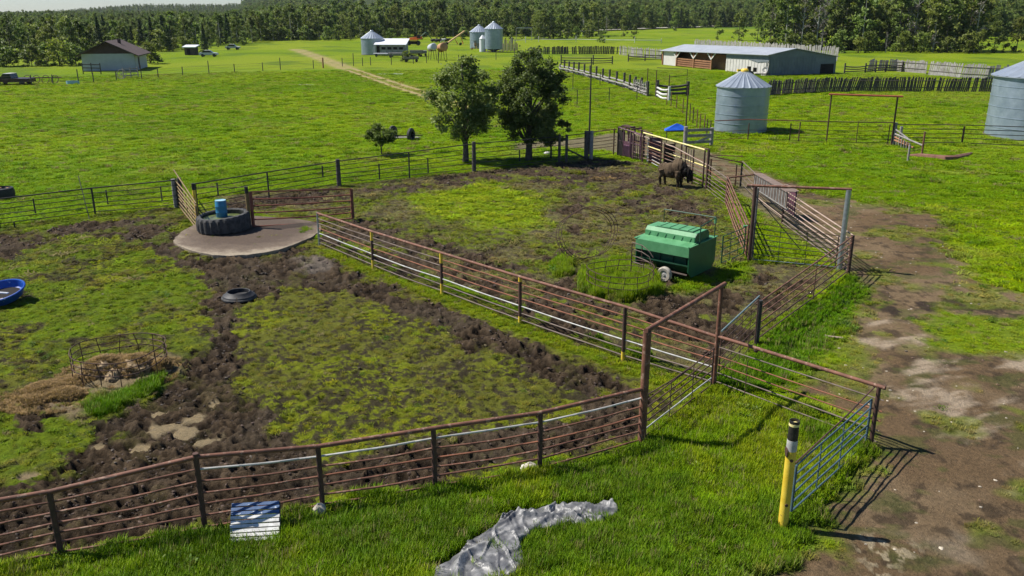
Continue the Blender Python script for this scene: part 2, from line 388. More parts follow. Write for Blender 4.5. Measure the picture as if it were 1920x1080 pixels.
REG = dict(
    pen1=region([(0, 425), (330, 388), (470, 400), (600, 455), (1338, 722), (1203, 830), (0, 1068), (-300, 1120), (-260, 470)], .3, .2),
    pen2=region([(600, 440), (470, 395), (400, 368), (635, 348), (889, 322), (1103, 298), (1200, 303), (1323, 352), (1362, 385), (1404, 490), (1573, 506), (1340, 715)], .25, .2),
    mud_b=region([(560, 465), (625, 487), (760, 548), (900, 600), (1060, 668), (1195, 722), (1200, 790), (1090, 742), (980, 692), (860, 640), (760, 596), (640, 548), (560, 540), (480, 560), (400, 560), (320, 478), (420, 488)], .5, .5),
    mud_l=region([(390, 470), (560, 480), (520, 520), (470, 570), (455, 640), (445, 690), (470, 730), (530, 780), (520, 830), (620, 850), (900, 815), (1200, 742), (1203, 828), (1010, 882), (800, 916), (376, 995), (-100, 1085), (-100, 880), (60, 905), (140, 850), (180, 800), (300, 740), (350, 690), (400, 640), (385, 580), (360, 520)], .6, .5),
    mud_s=region([(0, 770), (50, 735), (140, 700), (150, 760), (110, 800), (60, 800)], .5, .5),
    mud_c=region([(-80, 452), (0, 440), (130, 420), (300, 402), (345, 410), (345, 470), (300, 485), (240, 450), (130, 445), (60, 465), (0, 490), (-80, 500)], .6, .5),
    mud_d=region([(600, 425), (680, 410), (760, 430), (900, 470), (1030, 520), (1060, 440), (1040, 400), (1090, 370), (1110, 440), (1110, 500), (1240, 520), (1400, 515), (1560, 520), (1430, 610), (1340, 700), (1200, 640), (1168, 660), (960, 590), (820, 540), (650, 480), (600, 450)], .7, .6),
    mud_e=region([(890, 322), (1103, 298), (1200, 303), (1240, 340), (1330, 380), (1360, 420), (1300, 440), (1240, 400), (1180, 420), (1130, 350), (1000, 345), (900, 345), (690, 372), (660, 355)], .6, .7),
    mud_f=region([(395, 375), (640, 350), (660, 372), (480, 400), (420, 402)], .4, .4),
    track_in=region([(1150, 250), (1210, 250), (1330, 285), (1420, 325), (1600, 440), (1600, 520), (1560, 480), (1480, 440), (1410, 390), (1365, 345), (1320, 330), (1200, 290), (1150, 285), (1050, 275), (960, 282), (960, 268), (1060, 262)], .35, .4),
    dirt=region([(1330, 300), (1440, 330), (1560, 372), (1700, 385), (1790, 425), (1780, 470), (1840, 530), (1930, 560), (2200, 620), (2400, 1080), (2400, 1300), (1380, 1300), (1410, 1085), (1500, 1025), (1555, 965), (1590, 900), (1650, 860), (1610, 790), (1480, 720), (1555, 650), (1610, 560), (1600, 500), (1590, 470), (1480, 400)], .7, .6),
    dirt_g=region([(1700, 600), (1800, 590), (1930, 600), (2100, 650), (2100, 720), (1930, 690), (1830, 660), (1760, 640)], .9, .6),
    dirt_g2=region([(1480, 715), (1560, 640), (1600, 640), (1660, 700), (1600, 730)], .6, .6),
    rut=region([(1600, 548), (1700, 560), (1800, 562), (1930, 578), (1930, 596), (1780, 588), (1700, 600), (1640, 590)], .5, .4),
    pale=region([(1640, 590), (1760, 650), (1930, 640), (2100, 800), (1930, 900), (1800, 800), (1690, 760), (1620, 640)], .8, .8),
    pale2=region([(1560, 1035), (1700, 1010), (1930, 1030), (1950, 1100), (1560, 1100)], .5, .5),
    lush=region([(-300, 1130), (0, 1068), (376, 1000), (607, 958), (817, 920), (1013, 888), (1203, 835), (1338, 735), (1480, 770), (1640, 838), (1590, 900), (1548, 962), (1495, 1028), (1400, 1085), (1380, 1300), (-500, 1300)], .40, .40),
    stripb=region([(598, 464), (640, 478), (829, 549), (975, 603), (1168, 672), (1338, 724), (1300, 750), (1195, 712), (1060, 660), (900, 596), (760, 542), (640, 492), (596, 474)], .18, .15),
    stripc=region([(1338, 725), (1425, 640), (1590, 516), (1625, 545), (1590, 600), (1540, 660), (1480, 720), (1400, 740)], .25, .25),
    mid=region([(780, 372), (850, 352), (950, 345), (1020, 365), (1030, 420), (960, 440), (900, 430), (800, 402)], .9, .9),
    ringg=region([(1085, 520), (1120, 495), (1200, 492), (1238, 520), (1235, 555), (1180, 572), (1110, 562), (1085, 545)], .2, .2),
    ringg2=region([(1030, 500), (1050, 480), (1078, 490), (1072, 515), (1040, 522)], .15, .15),
    ringg3=region([(1240, 545), (1260, 525), (1330, 520), (1420, 480), (1400, 530), (1330, 545), (1290, 556)], .3, .3),
    ringg4=region([(140, 765), (160, 735), (235, 735), (310, 700), (325, 715), (250, 760), (190, 785)], .2, .2),
    straw=region([(1620, 1010), (1720, 1015), (1740, 1060), (1640, 1070)], .3, .4),
    hayfloor=region([(60, 745), (150, 690), (200, 680), (330, 670), (330, 700), (240, 735), (130, 790)], .35, .3),
    padw=region([(540, 480), (610, 478), (640, 500), (580, 510)], .4, .4),
)
TARP_PX = [(800, 1100), (812, 1062), (850, 1035), (905, 1000), (940, 968), (985, 955), (1045, 948), (1100, 948), (1148, 934), (1166, 958), (1140, 976), (1080, 985), (1010, 992), (982, 1010), (975, 1050), (962, 1072), (900, 1120)]
TARP_REG = region(TARP_PX, .12, .06)
PAL_REG = region([(425, 940), (532, 930), (530, 1000), (425, 1008)], .05, .05)
PUD = [(332, 812, 74, 21), (372, 782, 32, 14), (402, 758, 13, 8), (262, 836, 24, 7), (45, 892, 18, 6), (300, 775, 12, 5), (185, 835, 14, 5), (385, 825, 26, 9)]
PUDW = [(P(a, b), abs(P(a + c, b).x - P(a, b).x), abs(P(a, b - d).y - P(a, b).y)) for a, b, c, d in PUD]
TRACK = [P(555, 92), P(600, 108), P(650, 128), P(720, 152), P(800, 178), P(860, 200)]
def trackdist(x, y):
    d = np.full(x.shape, 1e9)
    for a, b in zip(TRACK, TRACK[1:]):
        ex, ey = b.x - a.x, b.y - a.y
        t = np.clip(((x - a.x) * ex + (y - a.y) * ey) / (ex * ex + ey * ey), 0, 1)
        d = np.minimum(d, np.hypot(x - a.x - t * ex, y - a.y - t * ey))
    return d
def lerp(c, d, f): return c * (1 - f[:, None]) + np.asarray(d) * f[:, None] if not isinstance(d, np.ndarray) or d.ndim == 1 else c * (1 - f[:, None]) + d * f[:, None]
def ground_at(x, y):
    """base colour, wetness, relief, grass amount and blade height at points of the ground"""
    n = len(x); g = {k: inside(v, x, y, i * 7) for i, (k, v) in enumerate(REG.items())}
    big = fbm(x / 14, y / 14, 4, 11); med = fbm(x / 2.2, y / 2.2, 4, 23); fin = fbm(x / .5, y / .5, 4, 31); vf = fbm(x / .16, y / .16, 3, 47)
    col = np.zeros((n, 3)) + np.array((.108, .188, .002))
    col = lerp(col, (.140, .215, .002), sst(.40, .62, big)); col = lerp(col, (.100, .170, .003), sst(.54, .70, med) * .4)
    tus = sst(.64, .74, fbm(x / 1.3, y / 1.0, 3, 177)); col = lerp(col, (.060, .125, .004), tus * .55); pal = sst(.62, .74, fbm(x / 6, y / 1.8, 3, 187)); col = lerp(col, (.19, .215, .03), pal * .45)
    far = fbm(x / 30 + 4, y / 30, 3, 77)
    col = lerp(col, (.150, .200, .020), sst(.55, .70, far) * .55 * sst(50, 90, y))
    grass = np.ones(n); tall = .11 + .13 * tus; wet = np.zeros(n); z = (fbm(x / 5, y / 5, 3, 3) - .5) * .10 + (fin - .5) * .05
    # right hand paddock by the road: shorter turf
    # pen 1
    p1 = g['pen1']
    spk = fbm(x / .17, y / .17, 4, 131, .7)
    c1 = lerp(lerp(np.zeros((n, 3)) + (.112, .118, .018), (.145, .170, .010), sst(.45, .6, med)), (.038, .030, .019), sst(.46, .58, spk * .6 + med * .15 + fin * .25) * .95)
    left = sst(-2.5, -7.5, x - (-6) + 0 * y)
    c1 = lerp(c1, (.105, .165, .003), sst(.35, .6, fbm(x / 1.2, y / 1.2, 3, 61)) * sst(-9, -12, x) * .75)
    col = lerp(col, c1, p1); grass = grass * (1 - p1 * (.30 + .65 * sst(.45, .58, spk * .75 + fin * .25) * sst(-13, -8, x))); tall = tall * (1 - .55 * p1)
    # pen 2
    p2 = g['pen2']
    c2 = lerp(lerp(np.zeros((n, 3)) + (.135, .125, .045), (.115, .145, .012), sst(.45, .58, med)), (.062, .048, .033), sst(.45, .6, spk * .75 + fin * .25) * .85)
    col = lerp(col, c2, p2); grass = grass * (1 - p2 * (.3 + .6 * sst(.48, .6, fin))); tall = tall * (1 - .35 * p2)
    col = lerp(col, (.165, .235, .006), g['mid'] * p2 * .9); grass = np.maximum(grass, g['mid'] * .95)
    # churned mud
    mud = np.zeros(n)
    for k, a in (('mud_b', .95), ('mud_l', 1), ('mud_s', .9), ('mud_c', .85), ('mud_d', .68), ('mud_e', .66), ('mud_f', .8)): mud = np.maximum(mud, g[k] * a)
    patch = sst(.62, .50, fbm(x / .9, y / .9, 3, 83)); mud = mud * (.55 + .45 * patch)
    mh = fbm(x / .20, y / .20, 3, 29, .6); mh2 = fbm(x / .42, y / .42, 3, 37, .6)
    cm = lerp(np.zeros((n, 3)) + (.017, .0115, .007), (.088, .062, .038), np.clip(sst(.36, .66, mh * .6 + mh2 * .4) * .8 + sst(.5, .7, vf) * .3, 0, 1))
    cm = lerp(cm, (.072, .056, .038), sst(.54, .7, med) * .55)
    cm = lerp(cm, (.17, .145, .12), g['padw'] * .7)
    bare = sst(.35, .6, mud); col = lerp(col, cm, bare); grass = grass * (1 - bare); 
    # trampled, pock marked relief
    tramp = np.maximum(bare, np.maximum(p1, p2) * .55)
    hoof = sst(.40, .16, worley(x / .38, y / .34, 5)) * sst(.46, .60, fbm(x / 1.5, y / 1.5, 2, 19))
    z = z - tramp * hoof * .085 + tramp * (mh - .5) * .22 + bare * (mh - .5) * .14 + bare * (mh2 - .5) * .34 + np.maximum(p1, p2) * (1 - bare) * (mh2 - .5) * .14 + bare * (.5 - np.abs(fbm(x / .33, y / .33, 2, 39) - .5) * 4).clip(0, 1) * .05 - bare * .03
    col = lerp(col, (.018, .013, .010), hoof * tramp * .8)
    # alley and dirt road
    ti = g['track_in']; col = lerp(col, lerp(np.zeros((n, 3)) + (.125, .092, .066), (.17, .13, .095), sst(.4, .6, fin)), ti * .85); grass = grass * (1 - ti * .85)
    dr = g['dirt'] * (1 - .85 * np.maximum(g['dirt_g'] * sst(.40, .6, med + .1), g['dirt_g2'] * .6))
    dr = dr * (1 - .45 * sst(.60, .72, fbm(x / 1.7, y / 1.7, 3, 91)) * sst(0, 1, g['dirt']) * (x < 60))
    cd = lerp(lerp(np.zeros((n, 3)) + (.138, .092, .050), (.180, .127, .073), sst(.4, .62, med)), (.060, .043, .027), sst(.52, .66, fbm(x / .5, y / .5, 4, 53, .65)) * .8)
    cd = lerp(cd, (.070, .085, .022), sst(.56, .68, fbm(x / 1.1, y / .8, 4, 57, .6)) * .55)
    st = fbm((x * .35 - y * .94) / .55, (y * .35 + x * .94) / 1.7, 5, 59, .62)
    cd = lerp(cd, (.36, .285, .20), g['pale'] * sst(.47, .70, st * .8 + fin * .2) * .95); cd = lerp(cd, (.22, .175, .12), g['pale2'] * sst(.48, .6, med) * .7)
    cd = lerp(cd, (.040, .029, .022), g['rut'] * sst(.4, .55, fin) * .9); cd = lerp(cd, (.34, .28, .18), g['straw'] * sst(.52, .6, vf) * .9)
    col = lerp(col, cd, dr); grass = grass * (1 - dr * .97) + dr * .03 * 0; tall = tall * (1 - .5 * g['dirt'])
    z = z - dr * (fbm(x / .35, y / .35, 3, 67) - .5) * .0 + dr * (fbm(x / .5, y / .5, 3, 67) - .5) * .07 - g['rut'] * dr * .05
    # lush stands
    for k, c, h in (('lush', (.105, .180, .003), .23), ('stripb', (.125, .170, .006), .12), ('stripc', (.070, .150, .003), .20), ('ringg', (.130, .205, .003), .60), ('ringg2', (.12, .19, .006), .47), ('ringg3', (.11, .18, .004), .20), ('ringg4', (.080, .165, .003), .22)):
        f = g[k]; col = lerp(col, c, f); grass = np.maximum(grass, f); tall = tall * (1 - f) + h * f; z = z * (1 - f) + f * (fbm(x / 1.3, y / 1.3, 3, 71) - .5) * .12
    lf = g['lush']; col = lerp(col, (.16, .20, .006), lf * sst(.5, .66, med) * .6); col = lerp(col, (.050, .105, .005), lf * sst(.5, .4, med) * .6)
    f = g['hayfloor']; col = lerp(col, (.22, .165, .10), f * .9 * sst(.35, .5, fin)); grass = grass * (1 - f); z = z + f * .06
    # puddles
    for p, a, b in PUDW:
        d = np.hypot((x - p.x) / a, (y - p.y) / b) + (fin - .5) * 1.8 + (fbm(x / .9, y / .9, 2, 251) - .5) * 1.2
        f = sst(1.05, .80, d); col = lerp(col, (.27, .21, .12), f); wet = np.maximum(wet, f); z = z * (1 - f) - f * .05; grass = grass * (1 - f)
    # two wheel ruts across the pasture
    td = trackdist(x, y); tn = fbm(x / 3, y / 3, 3, 97)
    f = (np.exp(-((td - .95) / .42) ** 2) + .30 * np.exp(-(td / 1.6) ** 2)) * sst(.25, .5, tn + .12); f = np.clip(f * 1.1, 0, 1) * sst(66, 90, y)
    col = lerp(col, (.31, .24, .12), f); grass = grass * (1 - f)
    wet = np.maximum(wet, bare * .25 * sst(.5, .7, fin))
    return col, wet, z, np.clip(grass, 0, 1), tall, bare

def attr_mesh(me, name, typ, dom, data, key):
    a = me.attributes.new(name, typ, dom); a.data.foreach_set(key, np.ascontiguousarray(data, dtype=np.float32).ravel())
def gridmesh(name, X, Y, Z, col, wet, mat, kind='structure'):
    nr, nc = X.shape; co = np.stack([X, Y, Z], -1).reshape(-1, 3)
    i = np.arange((nr - 1) * (nc - 1)); r = i // (nc - 1); c = i % (nc - 1); a = r * nc + c
    q = np.stack([a, a + 1, a + nc + 1, a + nc], -1)
    me = bpy.data.meshes.new(name); me.vertices.add(len(co)); me.vertices.foreach_set('co', co.astype(np.float32).ravel())
    me.loops.add(q.size); me.loops.foreach_set('vertex_index', q.astype(np.int32).ravel())
    me.polygons.add(len(q)); me.polygons.foreach_set('loop_start', np.arange(0, q.size, 4, dtype=np.int32))
    me.update(calc_edges=True)
    attr_mesh(me, 'gcol', 'FLOAT_COLOR', 'POINT', np.concatenate([col, np.ones((len(co), 1))], 1), 'color')
    attr_mesh(me, 'wet', 'FLOAT', 'POINT', wet, 'value')
    me.polygons.foreach_set('use_smooth', [True] * len(q)); me.materials.append(mat)
    return tag(link(name, me), kind=kind)
ang = np.radians(np.linspace(-50, 50, 960)); rad = 6.0 * np.exp(np.linspace(0, math.log(170 / 6.0), 1060))
A, RR = np.meshgrid(ang, rad); X = np.sin(A) * RR; Y = np.cos(A) * RR
flip = slice(None, None, -1)
X = X[:, flip]; Y = Y[:, flip]                 # so that the faces look up
c_, w_, z_, g_, t_, b_ = ground_at(X.ravel(), Y.ravel())
gridmesh('ground', X, Y, z_.reshape(X.shape), c_, w_, GROUND)

# the far land: flat to the tree line, then forested hills
def hill(x, y):
    r = np.hypot(x, y); px = 960 + FPX * x / np.maximum(y, 1)
    h1 = 46 * sst(440, 760, px) * sst(800, 1600, r)
    h2 = 17 * sst(1700, 2300, r) * sst(60, 330, px)
    return h1 + h2 + (fbm(x / 200, y / 200, 3, 5) - .5) * 6 * sst(400, 900, r)
ang = np.radians(np.linspace(-60, 60, 360))[::-1]; rad = np.concatenate([[165], 168 * np.exp(np.linspace(0, math.log(4200 / 168), 300))])
A, RR = np.meshgrid(ang, rad); X = np.sin(A) * RR; Y = np.cos(A) * RR; xf, yf = X.ravel(), Y.ravel()
Z = hill(xf, yf) - .05
bigf = fbm(xf / 26, yf / 26, 4, 11); fc = np.zeros((len(xf), 3)) + (.130, .195, .004)
fc = lerp(fc, (.165, .215, .010), sst(.4, .6, bigf)); fc = lerp(fc, (.06, .11, .012), sst(.55, .7, fbm(xf / 7, yf / 7, 3, 3)) * .6)
td = trackdist(xf, yf); fc = lerp(fc, (.31, .24, .12), np.clip(np.exp(-((td - 1.0) / .7) ** 2) + .4 * np.exp(-(td / 2) ** 2), 0, 1) * .8)
fc = lerp(fc, (.035, .050, .016), sst(700, 900, np.hypot(xf, yf)))
gridmesh('far_fields', X, Y, Z.reshape(X.shape), fc, np.zeros(len(xf)), GROUND)
ang = np.linspace(0, 2 * math.pi, 97); rad = np.array([0.01, 5, 12, 30, 80, 170, 600, 2000, 4200.])
A, RR = np.meshgrid(ang, rad); X = np.cos(A) * RR; Y = np.sin(A) * RR
gridmesh('surrounding_land', X, Y, np.full(X.shape, -.6), np.zeros((X.size, 3)) + (.08, .14, .01), np.zeros(X.size), GROUND)
# pale gravel road along the foot of the far wood
m = MB(); a, b = P(1060, 60), P(1500, 42)
for q0, q1 in ((0, 1),):
    d = (b - a).normalized(); nn = Vector((-d.y, d.x, 0)); pts = []
    for k in range(25):
        p = a.lerp(b, k / 24); z = float(hill(np.array([p.x]), np.array([p.y]))[0]); pts.append((p - nn * 5 + Vector((0, 0, z + .5)), p + nn * 5 + Vector((0, 0, z + .5))))
    m.add([v for pr in pts for v in pr], [(2 * k, 2 * k + 2, 2 * k + 3, 2 * k + 1) for k in range(24)])
GRAVEL = spotty('pale_gravel', (.42, .39, .33), (.52, .48, .41), .3, .9, bumpd=0)
tag(m.build('gravel_road', GRAVEL, smooth=0), kind='structure')

# ---------------------------------------------------------------- steel fences and gates
def V(p, z): return Vector((p.x, p.y, z))
FR7 = [1.0, .84, .68, .52, .37, .22, .06]
def run(root, a, b, ha, hb, fr, mats, r=.022, rtop=.045, top=True, ext=(0, 0)):
    """the rails of one bay between the ground points a and b"""
    d = (b - a).normalized()
    for k, f in enumerate(fr):
        m = mats[k % len(mats)] if isinstance(mats, list) else mats
        p0, p1 = V(a - d * ext[0], ha * f), V(b + d * ext[1], hb * f)
        if k == 0 and top: bar(root, 'top_rail', p0, p1, rtop, m)
        else: rod(root, 'rail', p0, p1, r, m)
def post(root, p, h, r, mat, name='post', dz=-.15):
    return bar(root, name, V(p, dz), V(p, h), r, mat)
def spacer(root, p, z0, z1, mat, r=.035): bar(root, 'stay', V(p, z0), V(p, z1), r, mat)

# near fence, across the bottom of the view
px = [(-420, 1150, None), (-160, 1103, None), (115, 1042, 919), (385, 996, 854), (605, 952, 834), (816, 917, 800), (1012, 884, 771), (1203, 830, None)]
fr = thing('pipe_fence', 'long rusty pipe fence in front of the tall foreground grass, with one white rod', 'fence', P(605, 952))
near = [P(a, b) for a, b, c in px]; hs = [1.6 if c is None else HT(a, b, c) for a, b, c in px]
for i in range(len(near) - 1):
    if i < len(near) - 2 or True:
        post(fr, near[i], hs[i] + (.05 if i in (3,) else -.03), .06, RUSTD)
    m = [RUST, WHITEP if i >= 3 else RUST, RUST, RUSTR if i > 3 else RUST, RUST, RUST, RUST]
    run(fr, near[i], near[i + 1], hs[i] - .04, (hs[i + 1] if i < 6 else 1.55) - .04, FR7, m, .024, .052)
# tall frame over the near gate
gf = thing('pipe_gateway', 'tall rusty pipe frame arching over the foreground gate', 'gate frame', P(1203, 830))
a, b = P(1203, 830), P(1338, 725)
post(gf, a, 3.05, .105, RUST); post(gf, b, 3.08, .065, RUST)
d = (b - a).normalized(); bar(gf, 'top_beam', V(a - d * .08, 3.08), V(b + d * .22, 3.12), .062, RUST)
def gate(name, label, a, b, za, zb, ha, hb, n, mat, r=.022, stays=(), stile=.03, rodmat=None, mats=None, cat='gate', group=None):
    g = thing(name, label, cat, a, group=group)
    bar(g, 'stile', V(a, za), V(a, ha), stile, mat); bar(g, 'stile', V(b, zb), V(b, hb), stile, mat)
    for k in range(n):
        f = k / (n - 1); m = (mats[k] if mats else mat)
        rod(g, 'rail', V(a, za + (ha - za) * f), V(b, zb + (hb - zb) * f), r, m)
    for s in stays:
        p = a.lerp(b, s); bar(g, 'stay', V(p, za + (zb - za) * s), V(p, ha + (hb - ha) * s), r * .7, mat)
    return g
ga, gb = a.lerp(b, .035), a.lerp(b, .955)
g = gate('pipe_gate', 'rusty six rail gate with one white lower rail under the tall foreground frame', ga, gb, .12, .12, 1.12, 1.28, 6, RUSTD, .019, (.34, .68), .028, mats=[RUSTD, WHITEP, RUSTD, RUSTD, RUSTD, RUSTD])
rod(g, 'brace', V(ga, 1.28), V(ga.lerp(gb, .62), 1.2), .018, RUSTD)
# fence between the two pens
mid = [P(599, 460), P(700, 503), P(829, 552), P(975, 607), P(1168, 675), P(1338, 725)]
hm = [HT(599, 460, 398), HT(700, 503, 432), HT(829, 552, 472), HT(975, 607, 517), HT(1168, 675, 573), HT(1340, 728, 632)]
fr = thing('pipe_fence', 'rusty pipe fence between the two muddy pens, on yellow and black posts', 'fence', P(829, 552))
for i in range(len(mid) - 1):
    h = hm[i]; p = mid[i]
    if i == 0: post(fr, p, h, .05, GALV)
    else:
        o = post(fr, p, h - .05, .062, RUSTD)
        if i in (1, 2): bar(fr, 'yellow_band', V(p, h * .74), V(p, h - .06), .066, YEL); bar(fr, 'yellow_band', V(p, -.05), V(p, h * (.26 if i == 2 else .22)), .066, YEL)
        if i in (3, 4): bar(fr, 'yellow_band', V(p, -.05), V(p, h * .16), .066, YEL)
        if i == 3: bar(fr, 'yellow_band', V(p, h * .88), V(p, h - .055), .066, YEL)
    run(fr, mid[i], mid[i + 1], hm[i] - .04, hm[i + 1] - .04, [1, .84, .69, .54, .385, .235, .09], [RUST, RUSTR if i > 1 else RODG, RUSTR if i > 1 else RODG, RUSTR, WHITEP, RODG, RODG], .023, .050)
# its extension to the corner beside the road
c0, c1 = P(1338, 725), P(1632, 838); hc = HT(1632, 838, 722)
fr = thing('pipe_fence', 'rusty fence panel running from the tall frame to the corner post by the dirt road', 'fence', c1)
run(fr, c0, c1, hm[5] - .02, hc - .03, [1, .80, .62, .46, .30, .12], [RUST, RODG, RUSTR, RUSTR, RODG, RODG], .018, .05, ext=(0, .16))
post(fr, c1, hc - .03, .055, RUSTD); q = c0.lerp(c1, .22); bar(fr, 'stay', V(q, .1), V(q, hm[5] * .7), .012, RUSTD)
bar(fr, 'coupling', V(c0.lerp(c1, .265), hm[5] - .06 - .03), V(c0.lerp(c1, .272), hm[5] - .03), .062, RUSTD)
# blue grey gate to the yellow post
y0 = P(1467, 992); e0 = P(1626, 832)
g = gate('pipe_gate', 'blue grey tube gate between the corner post and the yellow post', y0.lerp(e0, .05) + Vector((.05, 0, 0)), y0.lerp(e0, .97), .32, .12, 1.42, 1.3, 6, BLUEG, .021, (.3, .6), .03)
rod(g, 'brace', V(y0.lerp(e0, .06), 1.45), V(e0, hc - .1), .02, RUSTD)
yp = thing('bollard_post', 'thick yellow pipe post with white band and black top, by the blue grey gate', 'post', y0)
hy = HT(1467, 992, 788)
def ypost(name, z0, z1, r, mat, n=20):
    m = MB(); m.lathe([(r, z0), (r, z1)], n); return m.build(name, mat, yp, 50)
ypost('post_body', -.1, hy * .74, .105, YEL); ypost('white_band', hy * .735, hy * .83, .107, WHITEP)
m = MB(); m.lathe([(.103, hy * .825), (.103, hy), (.088, hy), (.088, hy * .86), (0, hy * .86)], 20); m.build('black_top', BLACKP, yp, 40)
m = MB(); m.lathe([(.107, hy * .955), (.107, hy * .975)], 20); m.build('yellow_ring', YELR, yp, 40)
for f in (.66, .25):
    m = MB(); m.lathe([(.035, -.012), (.035, .012)], 12, M=Matrix.Rotation(R(90), 4, 'X'), c=(-.01, -.104, hy * f)); m.build('bolt', RUSTD, yp)
bar(yp, 'chain', V(y0, hy * .72) + Vector((-.11, 0, 0)), V(y0, hy * .72) + Vector((.11, -.02, .01)), .112, RUSTD).scale = (.112, .112, .02)
# east fence of the pen with the feeder
s0, s1, s2 = P(1340, 722), P(1418, 645), P(1590, 515); h1, h2 = HT(1418, 645, 563), HT(1590, 515, 441)
fr = thing('pipe_fence', 'rusty six rail fence casting its shadow on the grass bank beside the road', 'fence', s1)
post(fr, s1, h1, .085, DKPIPE); post(fr, s2, h2, .075, RUSTD)
run(fr, s1, s2, h1 * .97, h2 * .97, [1, .84, .66, .48, .30, .12], [RUST, RUST, RUST, RUST, RUSTD, RUSTD], .024, .03)
q = s1.lerp(s2, .56); bar(fr, 'stay', V(q, 0), V(q, 1.65), .018, RUSTD)
g = gate('pipe_gate', 'thin rusty gate with a pale teal top pipe beside the tall frame', s0.lerp(s1, .07), s0.lerp(s1, .95), .1, .12, 1.45, 1.6, 7, RUSTD, .014, (.3, .55, .8), .02)
bar(g, 'top_pipe', V(s0.lerp(s1, .06), 1.62), V(s0.lerp(s1, .96), 1.72), .028, TEAL)
# frame with the galvanised post
f0, f1 = P(1404, 491), P(1573, 507); k0, k1 = HT(1404, 491, 350), HT(1573, 507, 356)
gf = thing('pipe_gateway', 'tall pipe frame with one bright galvanised post and a rusty overhead pipe', 'gate frame', f1)
post(gf, f0, k0, .085, RUSTD); d = (f1 - f0).normalized()
bar(gf, 'galvanised_post', V(f1, -.1), V(f1, k1), .11, GALV); bar(gf, 'top_beam', V(f0 - d * .35, k0 + .03), V(f1 + d * .12, k1 + .03), .058, RUST)
bar(gf, 'brace', V(f0, k0 - .35), V(f0.lerp(f1, .55), .8), .02, DKPIPE)
bar(gf, 'side_post', V(f0 + Vector((.18, .25, 0)), 0), V(f0 + Vector((.18, .25, 0)), k0 - .1), .06, WOODG)
gate('wire_gate', 'dark thin rod gate closing the pen under the overhead rusty pipe', f0.lerp(f1, .03), f0.lerp(f1, .955), .14, .14, 1.78, 1.5, 8, DKPIPE, .017, (.32, .64), .022, mats=[TEAL] + [DKPIPE] * 6 + [RUSTD])
# gate swung out between the lane and that frame
p0, p1 = P(1360, 383), P(1400, 488)
gate('pipe_gate', 'open rusty lane gate standing behind the green feeder', p0, p1.lerp(p0, .03), .12, .12, HT(1360, 383, 331), 1.55, 7, RUST, .032, (.35, .7), .045)
# lane: inner fence from the squeeze chute to that gate
li = [P(1214, 304), P(1260, 330), P(1324, 356), P(1362, 385)]; lh = [HT(1214, 304, 259), 1.9, HT(1324, 356, 281), 1.6]
fr = thing('pipe_fence', 'inner lane fence of rusty rods standing behind the bison', 'fence', li[2])
post(fr, li[0], lh[0], .06, GALV); post(fr, li[2], lh[2], .085, RUSTD)
post(fr, li[2] + Vector((.2, .05, 0)), 1.9, .05, RUSTR); post(fr, li[3], lh[3], .07, RUSTD)
run(fr, li[0], li[1], lh[0] * .98, 1.95, [1, .72, .5, .34, .2, .08], [TAN, RODG, RODG, TAN, WHITEP, WHITEP], .026, .04)
run(fr, li[1], li[2], 1.95, lh[2] * .62, [1, .8, .62, .45, .28, .12], [TAN, RODG, RODG, RODG, RODG, RODG], .024, .035)
run(fr, li[2], li[3], 1.55, 1.5, [1, .82, .66, .5, .34, .18, .06], [RODG, RUSTR, RODG, RODG, RODG, RODG, RODG], .02, .03)
run(fr, P(1188, 299), li[0], 1.9, lh[0], [1, .7, .5, .3, .12], [TAN, RUST, RODG, TAN, RODG], .022, .04)
# lane: outer fence with the yellow rail
lo = [P(1207, 292), P(1262, 318), P(1330, 350)]
fr = thing('pipe_fence', 'outer lane fence with a bright pale yellow top rail ending near the bison', 'fence', lo[1])
top0, top1 = V(P(1207, 249, 2.15), 2.15), V(P(1322, 281, 2.4), 2.4)
bar(fr, 'yellow_rail', top0, top1, .05, YELR); bar(fr, 'yellow_rail', top0 + Vector((.3, -.5, -.9)), top1 + Vector((.1, -.2, -1.0)), .04, YELR)
for t in (0, .33, .66, 1): q = top0.lerp(top1, t); bar(fr, 'post', Vector((q.x, q.y, 0)), q - Vector((0, 0, .06)), .055, RUSTD)
for z in (1.65, 1.15, .9, .4): rod(fr, 'rail', Vector((top0.x, top0.y, z)), Vector((top1.x, top1.y, z * 1.05)), .02, RUST)
# cross bars and sort gates in the lane
for i, (x, yb, yt, wd, lab) in enumerate([(1226, 308, 262, .75, 'dark maroon plywood lane door nearer the squeeze chute'), (1253, 322, 273, .7, 'black plywood lane door behind the back of the bison')]):
    p = P(x, yb); t = thing('lane_door', lab, 'gate', p, group='plywood doors across the lane')
    m = MB(); m.box((0, 0, 1.0), (wd, .05, 1.8)); m.build('panel', PURP if i == 0 else DARKI, t, 0)
    for s in (-1, 1): m = MB(); m.box((s * wd / 2, 0, 1.0), (.07, .08, 2.0)); m.build('frame', RUSTD, t, 0)
t = thing('lane_frame', 'rusty box frame over the lane just behind the bison head', 'frame', P(1290, 338))
q0, q1 = P(1283, 338), P(1297, 345)
for p in (q0, q1): post(t, p, 2.2, .05, RUSTD)
bar(t, 'top_beam', V(q0, 2.2), V(P(1324, 354), 2.45), .05, RUSTD)
for s in (0, .33, .66, 1): q = q0.lerp(q1, s); bar(t, 'bar', V(q, .8), V(q, 2.1), .03, RODG)
